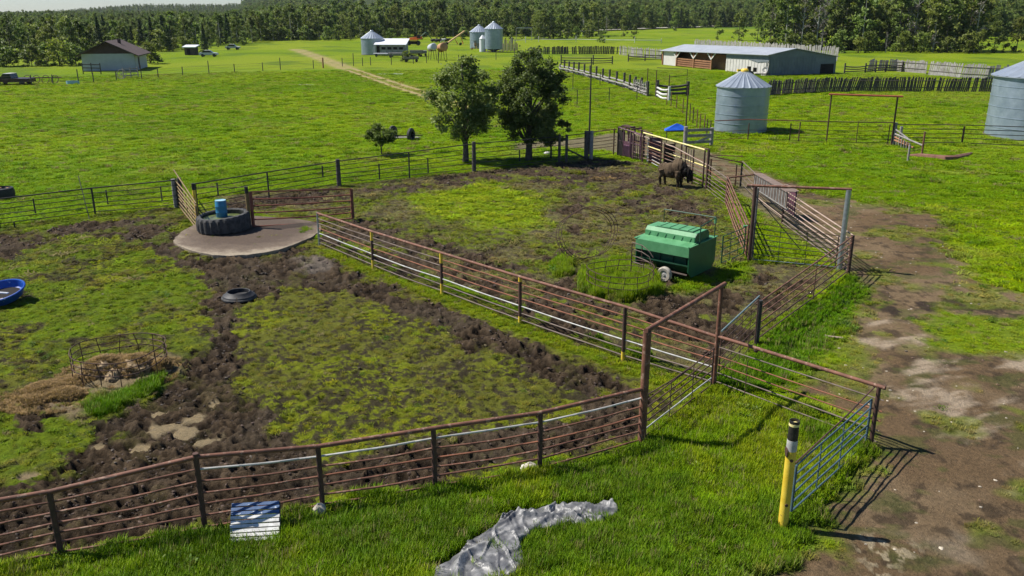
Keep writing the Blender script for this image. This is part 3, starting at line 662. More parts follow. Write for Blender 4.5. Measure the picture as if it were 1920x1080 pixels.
# second part of the lane
oa = [P(1388, 350), P(1413, 378), P(1466, 420), P(1592, 513)]
fr = thing('pipe_fence', 'sunlit outer lane fence running down to the corner post near the galvanised post', 'fence', oa[2])
H_ = [HT(1388, 350, 305), HT(1413, 380, 327), HT(1466, 420, 356), HT(1592, 513, 440)]
post(fr, oa[0], H_[0], .06, DKPIPE); post(fr, oa[0] - Vector((.35, .1, 0)), H_[0] - .1, .04, RUST); post(fr, oa[1], H_[1], .09, RUSTD); post(fr, oa[2], H_[2] - .15, .06, RUSTD)
run(fr, P(1324, 350), oa[0], 2.0, 1.9, [1, .84, .68, .52, .36, .2, .1], RUST, .018, .03)
bar(fr, 'tie', V(P(1324, 352), 2.0), V(oa[0], H_[0]), .035, RUST); bar(fr, 'tie', V(P(1362, 384), 1.55), V(oa[1], H_[1] - .05), .04, RUST)
run(fr, oa[0], oa[1], 1.6, 1.6, [1, .8, .6, .4, .2], RODG, .018, .03)
run(fr, oa[1], oa[2], 1.55, 1.5, [1, .75, .5, .25], [RODG, RODG, TAN, TAN], .024, .035)
run(fr, oa[2], oa[3], 1.75, H_[3] * .97, [1, .86, .72, .58, .44, .30, .16, .05], [TAN, TAN, TAN, TAN, TAN, RODG, RODG, RODG], .028, .03)  # light tan puts the sunlight on these rails into their colour
run(fr, oa[1], oa[2], 1.15, 1.15, [1, .6, .25], [RODG, RODG, RODG], .02, .02)
# slatted walkway hood over that fence
t = thing('slatted_walkway', 'tan slatted plank panel topping the lane fence beside the worn dirt', 'panel', oa[1])
w0, w1 = V(oa[1], H_[1]), V(P(1480, 360, 2.15), 2.15); n = 26
for k in range(n):
    q = w0.lerp(w1, (k + .5) / n); dd = (w1 - w0).normalized(); nn = Vector((dd.y, -dd.x, 0))
    m = MB(); m.box((0, 0, 0), (.5, .10, .035), Matrix.Rotation(math.atan2(nn.y, nn.x), 3, 'Z')); o = m.build('plank', TAN, t, 0); o.location = q - t.location + nn * -.1
    if k % 1 == 0:
        m = MB(); m.box((0, 0, 0), (.06, .14, .72)); o = m.build('picket', RODG if k % 2 else WOODG, t, 0); o.location = q - t.location - Vector((0, 0, .42)) + nn * .05
bar(t, 'rail', w0 - Vector((0, 0, .85)), w1 - Vector((0, 0, .85)), .05, WOODG)
p = P(1478, 408); t = thing('maroon_steel_sheet', 'dark maroon steel panel set in the lane fence left of the galvanised post', 'panel', p)
dd = (oa[3] - oa[2]).normalized(); aa = math.atan2(dd.y, dd.x)
m = MB(); m.box((0, 0, .95), (1.7, .07, 1.25), Matrix.Rotation(aa, 3, 'Z')); m.build('panel', PURP, t, 0)
for k in range(7): m = MB(); m.box((0, 0, 1.60), (.13, .22, .04), Matrix.Rotation(aa, 3, 'Z')); o = m.build('cap_strip', TAN, t, 0); o.location = Vector((dd.x, dd.y, 0)) * (k - 3) * .27

# back fence of dark pipe
bk = [P(-330, 487), P(-165, 455), P(0, 426), P(179, 403), P(338, 389)]; bt = [1.55, 1.55, HT(0, 426, 372), HT(179, 403, 351), HT(338, 389, 336)]
fr = thing('pipe_fence', 'dark pipe fence on the left side, ending at a double grey wood post', 'fence', bk[3])
for i in range(4):
    post(fr, bk[i], bt[i] - .03, .05, DKPIPE); run(fr, bk[i], bk[i + 1], bt[i] - .05, bt[i + 1] - .05, [1, .82, .64, .46, .30, .13], DKPIPE, .021, .032)
for x, yb, f0_, f1_ in ((28, 427, .0, .2), (70, 418, .35, .85), (205, 400, .35, .86), (306, 391, .3, .84)): q = P(x, yb); spacer(fr, q, 1.5 * f0_, 1.5 * f1_, DKPIPE)
bar(fr, 'leaning_rod', V(P(168, 412), 0), V(P(147, 330, 2.0), 2.0), .022, DKPIPE)
for dx in (-.22, .12):
    q = bk[4] + Vector((dx, 0, 0)); m = MB(); m.lathe([(.12, -.1), (.125, .6), (.115, bt[4] + .05 + dx * .2)], 10, c=(q.x, q.y, 0)); m.build('wood_post', WOODG if dx < 0 else WOODD, fr, world=True)
b2 = [P(372, 402), P(502, 372), P(636, 349), P(766, 331), P(889, 322), P(1049, 303), P(1103, 298)]
b2 = [b2[0].lerp(b2[4], 0), P(505, 373), P(636, 349), P(768, 334), P(889, 322), P(1049, 304), P(1103, 299)]
t2 = [HT(372, 402, 343), HT(505, 373, 321), HT(636, 349, 301), HT(768, 334, 284), HT(889, 322, 268), HT(1049, 304, 255), HT(1103, 299, 248)]
fr = thing('pipe_fence', 'dark six rail pipe fence along the far side of the pens, under the two trees', 'fence', b2[2])
for i in range(6):
    big = i in (2, 4); h = t2[i]
    if big: m = MB(); m.lathe([(.14, -.1), (.145, .5), (.13, h + .08)], 12, c=b2[i]); m.build('wood_post', WOODD, fr, world=True)
    elif i == 5:
        for dx in (-.02, .5): m = MB(); m.lathe([(.10, -.1), (.10, h + .1)], 10, c=b2[i] + Vector((dx, 0, 0))); m.build('wood_post', WOODD, fr, world=True)
    else: post(fr, b2[i], h - .04, .048, DKPIPE)
    run(fr, b2[i], b2[i + 1], t2[i] - .05, t2[i + 1] - .05, [1, .83, .66, .49, .32, .12], DKPIPE, .022, .032)
for dx, rr in ((-.16, .17), (.2, .14)): m = MB(); m.lathe([(rr, -.1), (rr, t2[6] + .05), (rr * .8, t2[6] + .1)], 12, c=b2[6] + Vector((dx, 0, 0))); m.build('wood_post', WOODD if dx < 0 else WOODG, fr, world=True)
bar(fr, 'brace', V(b2[5] + Vector((.5, 0, 0)), .95), V(b2[6] - Vector((.3, 0, 0)), .15), .06, WOODD)
for x, yb, f0_, f1_ in ((412, 392, .5, .95), (607, 353, .45, .9), (712, 341, .1, .75), (803, 331, .15, .8), (974, 312, .25, .75)): spacer(fr, P(x, yb), 1.55 * f0_, 1.55 * f1_, DKPIPE, .045)
fr = thing('pipe_fence', 'short rusty fence bay between the light pole and the purple squeeze chute', 'fence', P(1130, 297))
run(fr, b2[6], P(1154, 292), 2.0, 2.0, [1, .74, .62, .5, .38, .12], [RUST, RODG, RUST, RODG, RUST, DKPIPE], .022, .035)
post(fr, P(1150, 292), 2.05, .05, RUSTD)
pl = thing('light_pole', 'tall thin grey pole rising behind the corner of the back fence', 'pole', P(1104, 290))
q = P(1104, 290); m = MB(); m.lathe([(.075, 0), (.06, 4), (.04, HT(1104, 290, 108))], 10); m.build('pole_shaft', DKPIPE, pl)
m = MB(); m.box((0, 0, .1), (.34, .34, .2)); m.build('pole_foot', CONC, pl)

# gates by the concrete pad
a, b = P(336, 388), P(374, 437)
g = gate('pipe_gate', 'open pipe gate seen end on, left of the blue barrel', b.lerp(a, .02), a, .1, .1, 1.35, 1.45, 7, OLDY, .035, (.25, .5, .75), .05)
bar(g, 'top_bar', V(b, 1.5), V(P(326, 319, 1.75), 1.75), .035, OLDY)
for (x, yb, yt, lab) in ((371, 423, 344, 'yellow steel post between the open gate and the blue barrel'), (469, 431, 350, 'yellow steel post hinging the red brown gate')):
    p = P(x, yb); h = HT(x, yb, yt); t = thing('gate_post', lab, 'post', p, group='yellow posts on the concrete pad')
    m = MB(); m.lathe([(.085, -.05), (.085, h * .86)], 12); m.build('post_body', OLDY if x > 400 else YEL, t)
    m = MB(); m.lathe([(.087, h * .85), (.087, h)], 12); m.build('cap', BLACKP, t)
w_ = thing('cable', 'thin cable strung between the two yellow posts above the barrel', 'cable', P(420, 425)); bar(w_, 'cable_strand', V(P(371, 423), HT(371, 423, 351)), V(P(469, 431), HT(469, 431, 351)), .016, RUSTD)
a, b = P(476, 431), P(662, 412)
g = gate('pipe_gate', 'closed red brown six rail gate beside the concrete pad', a, b, .18, .08, HT(476, 431, 360), HT(662, 412, 354), 6, REDG, .036, (), .085)

# east fence beyond the lane
ef = [(1338, 266, 229), (1402, 263, 231), (1480, 265, 231), (1497, 266, 229), (1549, 268, None), (1671, 270, None)]
fr = thing('pipe_fence', 'thin red brown fence passing in front of the middle grain bin', 'fence', P(1402, 263))
for (x0, y0_, t0), (x1, y1_, t1) in zip(ef, ef[1:]):
    run(fr, P(x0, y0_), P(x1, y1_), 1.75, 1.75, [1, .5, .1] if x0 < 1470 else [1, .8, .6, .4, .22, .06], [REDG if x0 < 1470 else RUSTD, RUSTD], .018, .04)
for x, y, tt in ef[1:4]: post(fr, P(x, y), HT(x, y, tt), .05, RUSTD)
post(fr, P(1605, 268), 1.7, .03, RUSTD); post(fr, P(1664, 270), 1.6, .04, RUSTD)
gf = thing('pipe_gateway', 'high pipe gateway with a red top beam in the far paddock', 'gate frame', P(1549, 268))
a, b = P(1549, 268), P(1671, 271); ha, hb = HT(1549, 268, 178), HT(1671, 271, 182); d = (b - a).normalized()
post(gf, a, ha, .06, RUSTD); post(gf, b, hb, .07, RUSTD); bar(gf, 'top_beam', V(a - d * .2, ha + .05), V(b + d * .4, hb + .05), .075, REDT)
ef = [(1676, 270, 236), (1803, 271, 237), (1932, 276, 241), (2060, 280, 245), (2200, 285, 250)]
fr = thing('pipe_fence', 'dark five rail pipe fence in front of the bin at the edge of the view', 'fence', P(1803, 271))
for (x0, y0_, t0), (x1, y1_, t1) in zip(ef, ef[1:]):
    post(fr, P(x0, y0_), HT(x0, y0_, t0), .075, RUSTD); run(fr, P(x0, y0_), P(x1, y1_), 1.6, 1.6, [1, .78, .56, .34, .10], DKPIPE, .03, .035)
t = thing('log_rail_fence', 'old grey log rails and posts by the base of the red topped gateway', 'fence', P(1680, 272))
for (x, y, tt) in ((1675, 271, 230), (1686, 272, 237)): m = MB(); m.lathe([(.14, 0), (.12, HT(x, y, tt))], 8, c=P(x, y)); m.build('post', WOODG, t, world=True)
for z, x1, y1 in ((1.15, 1700, 276), (.8, 1728, 284), (.55, 1705, 279), (.3, 1712, 281)): bar(t, 'rail', V(P(1676, 272), z + .1), V(P(x1, y1), z * .6), .07, WOODG if z > .6 else WOODB)
for k in range(6): q = P(1680, 273).lerp(P(1704, 280), k / 5); bar(t, 'picket', V(q, 0), V(q, .8 - .06 * k), .05, WOODG)
for x, y, tt, lab, mt in ((1728, 291, 247, 'rusty steel post standing alone at the red earth strip', RUST), (1702, 302, 272, 'short grey wood post leaning by the red earth strip', WOODG)):
    t = thing('lone_post', lab, 'post', P(x, y), group='single posts in the east paddock'); h = HT(x, y, tt)
    m = MB(); m.lathe([(.075, -.05), (.07, h)], 10); m.build('post_body', mt, t); m = MB(); m.lathe([(.12, 0), (.10, .04)], 10); m.build('post_foot', mt, t)
m = MB(); pts = [P(x, y, .06 if k % 2 else .04) for k, (x, y) in enumerate([(1700, 292), (1725, 293), (1750, 296), (1770, 298), (1790, 297), (1812, 292), (1822, 287)])]
m.path(pts, [.10, .22, .26, .28, .25, .22, .08], 8); SOILR = spotty('red_brown_earth', (.14, .065, .045), (.23, .12, .08), 3.0, .95, spots=((.06, .10, .01), 3.0, .6))
tag(m.build('earth_ridge', SOILR), kind='structure')

# board gate of grey wood, blue tarp on stakes
t = thing('wooden_board_gate', 'grey board fence panel with diagonal plank left of the middle grain bin', 'fence', P(1284, 275))
a, b = P(1284, 275), P(1333, 274); h0, h1_ = HT(1284, 275, 238), HT(1333, 274, 240)
for p, h, r_ in ((a, h0, .17), (b, h1_, .15)): m = MB(); m.lathe([(r_, -.1), (r_, h), (r_ * .7, h + .04)], 10, c=p); m.build('post', WOODG, t, world=True)
for z in (1.32, .88, .36): m = MB(); m.beam(V(a, z) - Vector((0, .16, 0)), V(b, z + .05) - Vector((0, .16, 0)), .05, .22); m.build('board', WOODG, t, 0, world=True)
m = MB(); m.beam(V(a.lerp(b, .3), .3) - Vector((0, .21, 0)), V(b, .85) - Vector((0, .21, 0)), .05, .17); m.build('brace_board', SLAB, t, 0, world=True)
t = thing('tarp_roofed_box', 'small box on stakes covered by a bright blue tarp left of the grey board gate', 'tarp', P(1266, 268))
m = MB(); m.add([(-1.0, -.35, 1.05), (1.05, -.3, 1.12), (1.0, .5, 1.15), (-.9, .45, 1.1), (.05, .05, 1.62), (-.3, -.02, 1.45), (.42, .0, 1.5)], [(0, 1, 6), (0, 6, 4), (0, 4, 5), (1, 2, 6), (2, 4, 6), (2, 3, 4), (3, 5, 4), (3, 0, 5)]); m.build('tarp_cover', BLUETARP, t, 0)
for x in (-.75, .8): m = MB(); m.box((x, 0, .55), (.06, .06, 1.1)); m.build('stake', WOODD, t, 0)
m = MB(); m.box((.0, .1, 1.0), (1.6, .5, .12)); m.build('shelf', WOODD, t, 0)
# squeeze chute
c0, c1 = P(1158, 292), P(1212, 304); t = thing('squeeze_chute', 'purple brown steel squeeze chute at the far corner of the pens', 'squeeze chute', c0)
dd = Vector((c1.x - c0.x, c1.y - c0.y, 0)); L = dd.length; dd.normalize(); side = Vector((-dd.y, dd.x, 0)); hh = 2.15
def W(u, v, z): return V(c0 + dd * u + side * v, z)
for u in (0, .7, 1.5, L * .55, L * .8): 
    for v in (0, 1.0): bar(t, 'upright', W(u, v, 0), W(u, v, hh - u * .08), .07 if u < 2 else .05, PURP)
for v in (0, 1.0):
    bar(t, 'top_beam', W(0, v, hh), W(L * .8, v, hh - .25), .06, RUSTD if v else PURP); bar(t, 'mid_beam', W(0, v, 1.2), W(L * .8, v, 1.1), .05, PURP)
for u in (0, .7, 1.5): bar(t, 'cross_beam', W(u, 0, hh), W(u, 1.0, hh + .05), .06, RUSTD)
m = MB(); m.beam(W(.75, -.02, .65), W(1.45, -.02, .65), .05, 1.15); m.build('side_panel', PURP, t, 0, world=True)
PINKP = spotty('worn_mauve_panel', (.20, .09, .16), (.34, .20, .27), 3.0, .6)
m = MB(); m.beam(W(.8, -.07, .55), W(1.4, -.07, .55), .04, .8); m.build('worn_panel', PINKP, t, 0, world=True)
for k in range(5): bar(t, 'side_bar', W(.85 + k * .12, -.12, .15), W(.85 + k * .12, -.12, .95), .02, PURP)
m = MB(); m.beam(W(.05, -.02, 1.05), W(.62, -.02, 1.05), .05, 1.9); m.build('head_gate_panel', DARKI, t, 0, world=True)
for k in range(6): bar(t, 'side_bar', W(1.7 + k * .22, -.03, .1), W(1.7 + k * .22, -.03, 1.75), .035, RUSTD if k % 2 else PURP)
m = MB(); m.beam(W(.2, .3, 2.28), W(1.3, .3, 2.25), .4, .1); m.build('control_tray', RUSTD, t, 0, world=True)
for k in range(3): bar(t, 'lever', W(.3 + .35 * k, .1, 1.7), W(.55 + .35 * k, -.15, 2.1), .03, TAN)
# ---------------------------------------------------------------- green creep feeder
A_, B_, C_ = P(1186, 448, 1.5), P(1283, 466, 1.5), P(1350, 445, 1.5)
ctr = (A_ + C_) / 2; ax = (B_ - A_).normalized(); rz = math.atan2(ax.y, ax.x); Lx = (B_ - A_).length; Ly = 2.35
t = thing('creep_feeder', 'green steel creep feeder on two small wheels', 'feeder', (ctr.x, ctr.y, 0), rz)
hx, hy_ = Lx / 2, Ly / 2
m = MB()                                        # end panel outlines, in y-z
endp = [(-hy_ * .74, .22), (hy_ * .74, .22), (hy_, .50), (hy_, 1.5), (-hy_, 1.5), (-hy_, .50)]
for s in (1, -1):
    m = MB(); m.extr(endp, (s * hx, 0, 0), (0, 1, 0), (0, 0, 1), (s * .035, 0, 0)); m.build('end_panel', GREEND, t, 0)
    m = MB(); m.box((s * (hx + .05), -.02, 1.56), (.12, Ly + .06, .03)); m.build('end_lip', GREENP, t, 0)
for s in (1, -1):
    m = MB(); m.extr([(-hy_ * .55 * s * -1 if 0 else s * hy_ * .58, .32), (s * hy_ * .95, .72), (s * hy_ * .95, .78), (s * hy_ * .45, .5)], (-hx, 0, 0), (0, 1, 0), (0, 0, 1), (Lx, 0, 0)); m.build('trough', GREENS, t, 0)
    m = MB(); m.beam((-hx - .03, s * (hy_ + .02), 1.32), (hx + .03, s * (hy_ + .02), 1.32), .03, .40); m.build('side_lid_flap', GREENP, t, 0)
    m = MB(); m.extr([(s * (hy_ + .03), 1.50), (s * (hy_ + .03), 1.54), (s * .52, 1.62), (s * .52, 1.58)], (-hx - .03, 0, 0), (0, 1, 0), (0, 0, 1), (Lx + .06, 0, 0)); m.build('trough_lid', GREENP, t, 0)
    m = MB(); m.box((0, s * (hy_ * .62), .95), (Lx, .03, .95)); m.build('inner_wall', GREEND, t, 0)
    for k in range(4): m = MB(); m.box((-hx + Lx * (k + .5) / 4, s * (hy_ * .66), .95), (.05, .06, .9)); m.build('divider', GREENS, t, 0)
hop = [(-.62, 1.52), (.62, 1.52), (.60, 1.82), (.44, 1.96), (-.44, 1.96), (-.60, 1.82)]
m = MB(); m.extr(hop, (-hx + .05, 0, 0), (0, 1, 0), (0, 0, 1), (Lx - .12, 0, 0)); m.build('hopper', GREENP, t, 0)
m = MB(); m.extr([(p[0] * 1.03, p[1] + (.01 if p[1] > 1.6 else 0)) for p in hop], (hx - .07, 0, 0), (0, 1, 0), (0, 0, 1), (.04, 0, 0)); m.build('hopper_end', GREEND, t, 0)
for k in range(6):
    x = -hx + .2 + (Lx - .5) * k / 5; m = MB(); m.beam((x, -.628, 1.54), (x + .1, -.608, 1.77), .02, .02); m.build('hopper_rib', GREENS, t, 0)
m = MB(); m.box((.1, 0, 1.985), (Lx - .75, .80, .05)); m.build('top_lid', GREENP, t, 0)
for k in range(4): m = MB(); m.box((-.55 + .42 * k, 0, 2.015), (.025, .78, .02)); m.build('lid_rib', GREENS, t, 0)
m = MB(); m.box((.1, -.42, 1.965), (Lx - .6, .03, .03)); m.build('lid_shadow_strip', GREENS, t, 0)  # dark green strip drawn as the shadow under the lid edge
for s in (-1, 1):
    m = MB(); m.path([(-hx + .1, .85, 1.6), (-hx + .1, .85, 2.42), (hx + .1, .85, 2.42), (hx + .1, .85, 1.6)] if s > 0 else [(hx + .12, -.5, 1.55), (hx + .12, -.5, 2.3), (hx + .12, .85, 2.42)], .025, 6); m.build('guard_rail', GREENS, t)
m = MB(); m.box((hx + .12, .8, 2.28), (.05, .14, .2)); m.build('latch', GREENP, t, 0)
for s in (-1, 1):
    wx, wy = (.30, s * (hy_ + .22))
    M = Matrix.Rotation(R(90), 4, 'X'); m = MB()
    m.lathe([(.17, -.09), (.27, -.10), (.315, -.05), (.315, .05), (.27, .10), (.17, .09), (.17, -.09)], 28, c=(wx, wy, .32), M=M); wh = m.build('tyre', TYREW, t)
    m = MB(); m.lathe([(.17, -.06), (.17, .06), (.13, .05), (.05, .075), (.05, .09), (0, .09)], 20, c=(wx, wy, .32), M=M); m.lathe([(.13, -.06), (0, -.07)], 20, c=(wx, wy, .32), M=M); m.build('rim', WHITEP, t)
m = MB(); m.tube((.30, -hy_ - .2, .32), (.30, hy_ + .2, .32), .035); m.build('axle', RUSTD, t)
m = MB(); m.beam((-hx - .2, -hy_ - .03, .50), (hx, -hy_ - .03, .40), .04, .045); m.build('skid_bar', RODG, t, 0)
cg = thing('calf_creep', 'curved bar creep panel of brown pipe on the feeder side', 'creep panel', (ctr.x, ctr.y, 0), rz)
for k, zz in enumerate((1.28, 1.0, .72, .46)):
    m = MB(); m.path([(-hx - .12, -hy_ - .16, zz + .1), (-hx + .4, -hy_ - .22, zz + .06), (-hx + .75, -hy_ - .22, zz - .14 + .06 * k), (-hx + .92, -hy_ - .2, .62 - .12 * k + .3 * (k == 0))], .02, 6); m.build('bar', RODG, cg)
for x in (-hx - .1, -hx + .38, -hx + .9): m = MB(); m.tube((x, -hy_ - .2, .08), (x, -hy_ - .2, 1.35 if x < -.3 else .75), .022); m.build('upright', RUSTD, cg)
p = P(1352, 497); q = P(1394, 478)
g = gate('creep_gate', 'thin green rod creep panel between the feeder and the rusty lane gate', p, q, .1, .1, 1.3, 1.3, 5, GREENS, .02, (.35, .7), .03)
m = MB(); m.box((0, 0, 1.34), (.22, .14, .06)); o = m.build('bracket', GREENP, g, 0); o.location = q - p

# ---------------------------------------------------------------- watering place
pad = [(327, 448), (338, 462), (385, 476), (430, 479), (480, 476), (530, 466), (566, 452), (590, 441), (603, 426), (585, 415), (540, 409), (470, 405), (400, 408), (352, 428)]
_q = [P(x, y, .12) for x, y in pad]; pw = []
for i in range(len(_q)):
    a_, b_q, c_q, d_q = _q[i - 1], _q[i], _q[(i + 1) % len(_q)], _q[(i + 2) % len(_q)]
    for k in range(6):
        f = k / 6; pw.append(.5 * ((2 * b_q) + (c_q - a_) * f + (2 * a_ - 5 * b_q + 4 * c_q - d_q) * f * f + (3 * b_q - a_ - 3 * c_q + d_q) * f ** 3) + Vector((random.uniform(-.03, .03), random.uniform(-.03, .03), 0))); m = MB(); m.prism([(p.x, p.y) for p in pw], -.25, .12); m.v = [(x, y, z + (random.uniform(-.015, .02) if z > 0 else 0)) for x, y, z in m.v]
PADM, _t, _b = newmat('trampled_concrete_slab')
_g = N(_t, 'ShaderNodeNewGeometry'); _m = N(_t, 'ShaderNodeVectorMath', operation='SUBTRACT'); _m.inputs[1].default_value = (-12.9, 41.2, 0); _t.links.new(_g.outputs['Position'], _m.inputs[0])
_s = N(_t, 'ShaderNodeVectorMath', operation='MULTIPLY'); _s.inputs[1].default_value = (1 / 3.5, 1 / 4.0, 0); _t.links.new(_m.outputs[0], _s.inputs[0]); _l = N(_t, 'ShaderNodeVectorMath', operation='LENGTH'); _t.links.new(_s.outputs[0], _l.inputs[0])
_a = N(_t, 'ShaderNodeMath', operation='MULTIPLY_ADD'); _a.inputs[1].default_value = .55; _t.links.new(noise(_t, 1.6, 5, .65), _a.inputs[0]); _t.links.new(_l.outputs['Value'], _a.inputs[2])
_v = N(_t, 'ShaderNodeMath', operation='MULTIPLY'); _v.inputs[1].default_value = .72; _t.links.new(_a.outputs[0], _v.inputs[0])
_c = ramp(_t, _v.outputs[0], [(.66, (.070, .045, .028)), (.86, (.125, .090, .060)), (.98, (.27, .22, .155))]); _c = mixc(_t, .8, _c, ramp(_t, noise(_t, 9, 5, .7), [(.3, (.6, .6, .6)), (.7, (1.35, 1.35, 1.35))]), 'MULTIPLY')
_t.links.new(_c, _b.inputs['Base Color']); _b.inputs['Roughness'].default_value = .9; bump(_t, _b, noise(_t, 14, 4, .7), .7, .03)
PADO = tag(m.build('concrete_pad', PADM, None, 0), 'mud stained concrete pad under the tyre water trough', 'concrete pad')
tc = P(418, 430); tc = Vector((-14.35, 41.35, .12)); t = thing('tyre_trough', 'giant tractor tyre laid flat as a water trough on the concrete pad', 'water trough', tc)
def tyre_mesh(Ro, Hh, lug, n=96, rin=.6, tilt=None):
    m = MB(); prof = [(Ro * rin, .02), (Ro * .92, 0), (Ro, .10 * Hh), (Ro * 1.01, .5 * Hh), (Ro, .88 * Hh), (Ro * .95, Hh), (Ro * .86, Hh * 1.02), (Ro * .82, Hh * .95), (Ro * .88, Hh * .6), (Ro * .8, Hh * .5)]
    vs = []
    for i, (r, z) in enumerate(prof):
        for k in range(n):
            a = 2 * math.pi * k / n; rr = r * (1 + (lug * (1 if (k // 2) % 2 else 0) if 1 < i < 6 else 0)) * (1 + .02 * math.sin(3 * a + 1))
            vs.append((rr * math.cos(a), rr * math.sin(a), z * (1 + .10 * math.cos(a - .4))))
    m.add(vs, [(i * n + k, i * n + (k + 1) % n, (i + 1) * n + (k + 1) % n, (i + 1) * n + k) for i in range(len(prof) - 1) for k in range(n)])
    return m
tyre_mesh(1.24, .80, .045).build('tyre_wall', TYRE, t, 30)
m = MB(); m.lathe([(1.05, .60), (0, .61)], 40); WATERG = spotty('algae_on_water', (.07, .10, .03), (.16, .19, .07), 4.0, .35, spots=((.05, .05, .035), 3.0, .52), bumpd=0); m.build('water_with_algae', WATERG, t, 0)
bp = tc + Vector((-.12, .25, .55)); t = thing('barrel', 'blue plastic barrel with pale lid standing in the tyre trough', 'barrel', bp)
m = MB(); m.lathe([(.25, 0), (.27, .04), (.275, .28), (.285, .30), (.275, .32), (.275, .58), (.285, .60), (.275, .62), (.27, .84), (.25, .88)], 28); m.build('drum', BARREL, t, 30)
m = MB(); m.lathe([(.262, .872), (.262, .90), (.23, .90), (.225, .885), (0, .885)], 28); m.build('lid', BARRELT, t, 30)
# the black half buried tyre
t = thing('old_tyre', 'black tyre tub lying in a grass patch in the muddy pen', 'tyre', P(447, 560) + Vector((0, .1, 0)))
m = MB(); m.lathe([(.58, .04), (.62, .08), (.60, .13), (.52, .17), (.46, .24), (.43, .27), (.40, .26), (.39, .12), (.0, .06)], 40, sy=.95); m.build('tyre_ring', TYREB, t, 30)
m = MB(); m.lathe([(.66, .0), (.66, .05), (.585, .12), (.58, .05)], 40, sy=.95); m.build('sidewall', TYRE, t, 30)
# blue tub at the left edge
p = P(12, 566); t = thing('blue_tub', 'dirty blue plastic tub lying tilted in the grass at the left edge', 'tub', p, .3)
Mt = Matrix.Rotation(R(-9), 4, 'Y') @ Matrix.Rotation(R(14), 4, 'X')
m = MB(); m.lathe([(.62, .02), (.72, .10), (.80, .30), (.86, .34), (.86, .38), (.80, .38), (.72, .14), (.60, .08), (0, .08)], 36, M=Mt, sx=1.1, sy=.9, c=(-.12, 0, .12)); m.build('tub_shell', BLUET, t, 40)
m = MB(); m.lathe([(.66, .13), (0, .12)], 32, M=Mt, sx=1.1, sy=.9, c=(-.12, 0, .12)); m.build('tub_shade_disc', DARKI, t, 40)  # near black disc stands in for the shade inside the tub
m = MB(); m.path([Mt @ Vector((.83 * 1.1 * math.cos(a), .83 * .9 * math.sin(a), .37)) + Vector((-.12, 0, .12)) for a in [2 * math.pi * k / 28 for k in range(28)]], .035, 6, True); m.build('tub_rim', BLUET, t)
m = MB(); m.box((-.1, -.72, .30), (.42, .03, .16), Matrix.Rotation(.3, 3, 'X')); m.build('pale_patch', WHITEP, t, 0)
m = MB(); m.beam((-.75, .1, .46), (.2, -.35, .44), .12, .03); m.build('split_board', GREYV, t, 0)
# dark thing beyond the fence at the left edge
p = P(6, 372); t = thing('feed_tub', 'dark round feed tub beyond the back fence at the left edge', 'tub', p)
m = MB(); m.lathe([(.62, 0), (.68, .3), (.62, .62), (.5, .66), (.46, .5), (0, .48)], 24); m.build('tub_shell', TYREB, t)
for k in range(7): m = MB(); m.lathe([(.0, 0), (.1, .03), (.08, .1), (0, .13)], 6, c=(.4 * math.cos(k * 2.3) * .8, .4 * math.sin(k * 2.3) * .8, .5)); m.build('lump', TANKR if k % 2 else TYRE, t)

# ---------------------------------------------------------------- round bale feeders
def ring_feeder(label, c, rad_, h, mat, tilt=None, nh=(0, .5, 1.0), n_up=12, skip=(), warp=.04, group=None):
    t = thing('bale_feeder', label, 'bale feeder', c, group=group); M = tilt or Matrix.Identity(4)
    def q(a, z): rr = rad_ * (1 + warp * math.sin(2 * a + 1) + .02 * math.sin(5 * a)); return M @ Vector((rr * math.cos(a), rr * math.sin(a), z + .05 * math.sin(a * 2 + z)))
    for z in nh: m = MB(); m.path([q(2 * math.pi * k / 40, z * h) for k in range(40)], .015, 6, True); m.build('ring', mat, t)
    for k in range(n_up):
        if k in skip: continue
        a = 2 * math.pi * k / n_up + .2; m = MB(); m.path([q(a, 0), q(a, h * .5), q(a + random.uniform(-.08, .08), h * 1.02)], .014, 6); m.build('upright', mat, t)
    return t
rc = P(228, 700)
ring_feeder('rusty round bale feeder with old hay inside, in the left pen', rc, 1.28, .86, RUSTD, None, (.52, .76, 1.0), 14)
m = MB()
def lump(m, c, rx, ry, rz_, n=20, k=9, rough=.12, seed=0):
    vs = []; fs = []; rs = np.random.RandomState(seed)
    for i in range(k + 1):
        th = (i / k) * math.pi / 2
        for j in range(n):
            a = 2 * math.pi * j / n; d = 1 + rs.uniform(-rough, rough) + .10 * math.sin(a * 2 + seed + i * .4)
            vs.append((c[0] + rx * math.cos(a) * math.cos(th) * d, c[1] + ry * math.sin(a) * math.cos(th) * d, c[2] + rz_ * math.sin(th) * d))
    for i in range(k): fs += [(i * n + j, i * n + (j + 1) % n, (i + 1) * n + (j + 1) % n, (i + 1) * n + j) for j in range(n)]
    fs.append(tuple(k * n + j for j in range(n))); m.add(vs, fs)
t = thing('hay_pile', 'clumped old hay heaped inside the rusty bale feeder', 'hay', rc)
for i, (dx, dy, a, b, c) in enumerate([(-.45, -.1, .62, .7, .52), (.42, .05, .55, .62, .50), (1.22, .1, .30, .28, .36), (-.05, .35, .7, .4, .36), (.05, -.55, .25, .35, .34)]):
    m = MB(); lump(m, (dx, dy, 0), a, b, c, 34, 14, .10, i); m.build('hay_clump', HAY, t, 60)
for i, (x, y, a, c) in enumerate([(95, 735, .45, .22), (120, 745, .35, .2), (75, 752, .3, .14), (135, 722, .4, .18)]):
    pass
t = thing('hay_litter', 'loose mouldy hay heap beside the bale feeder', 'hay', P(100, 742))
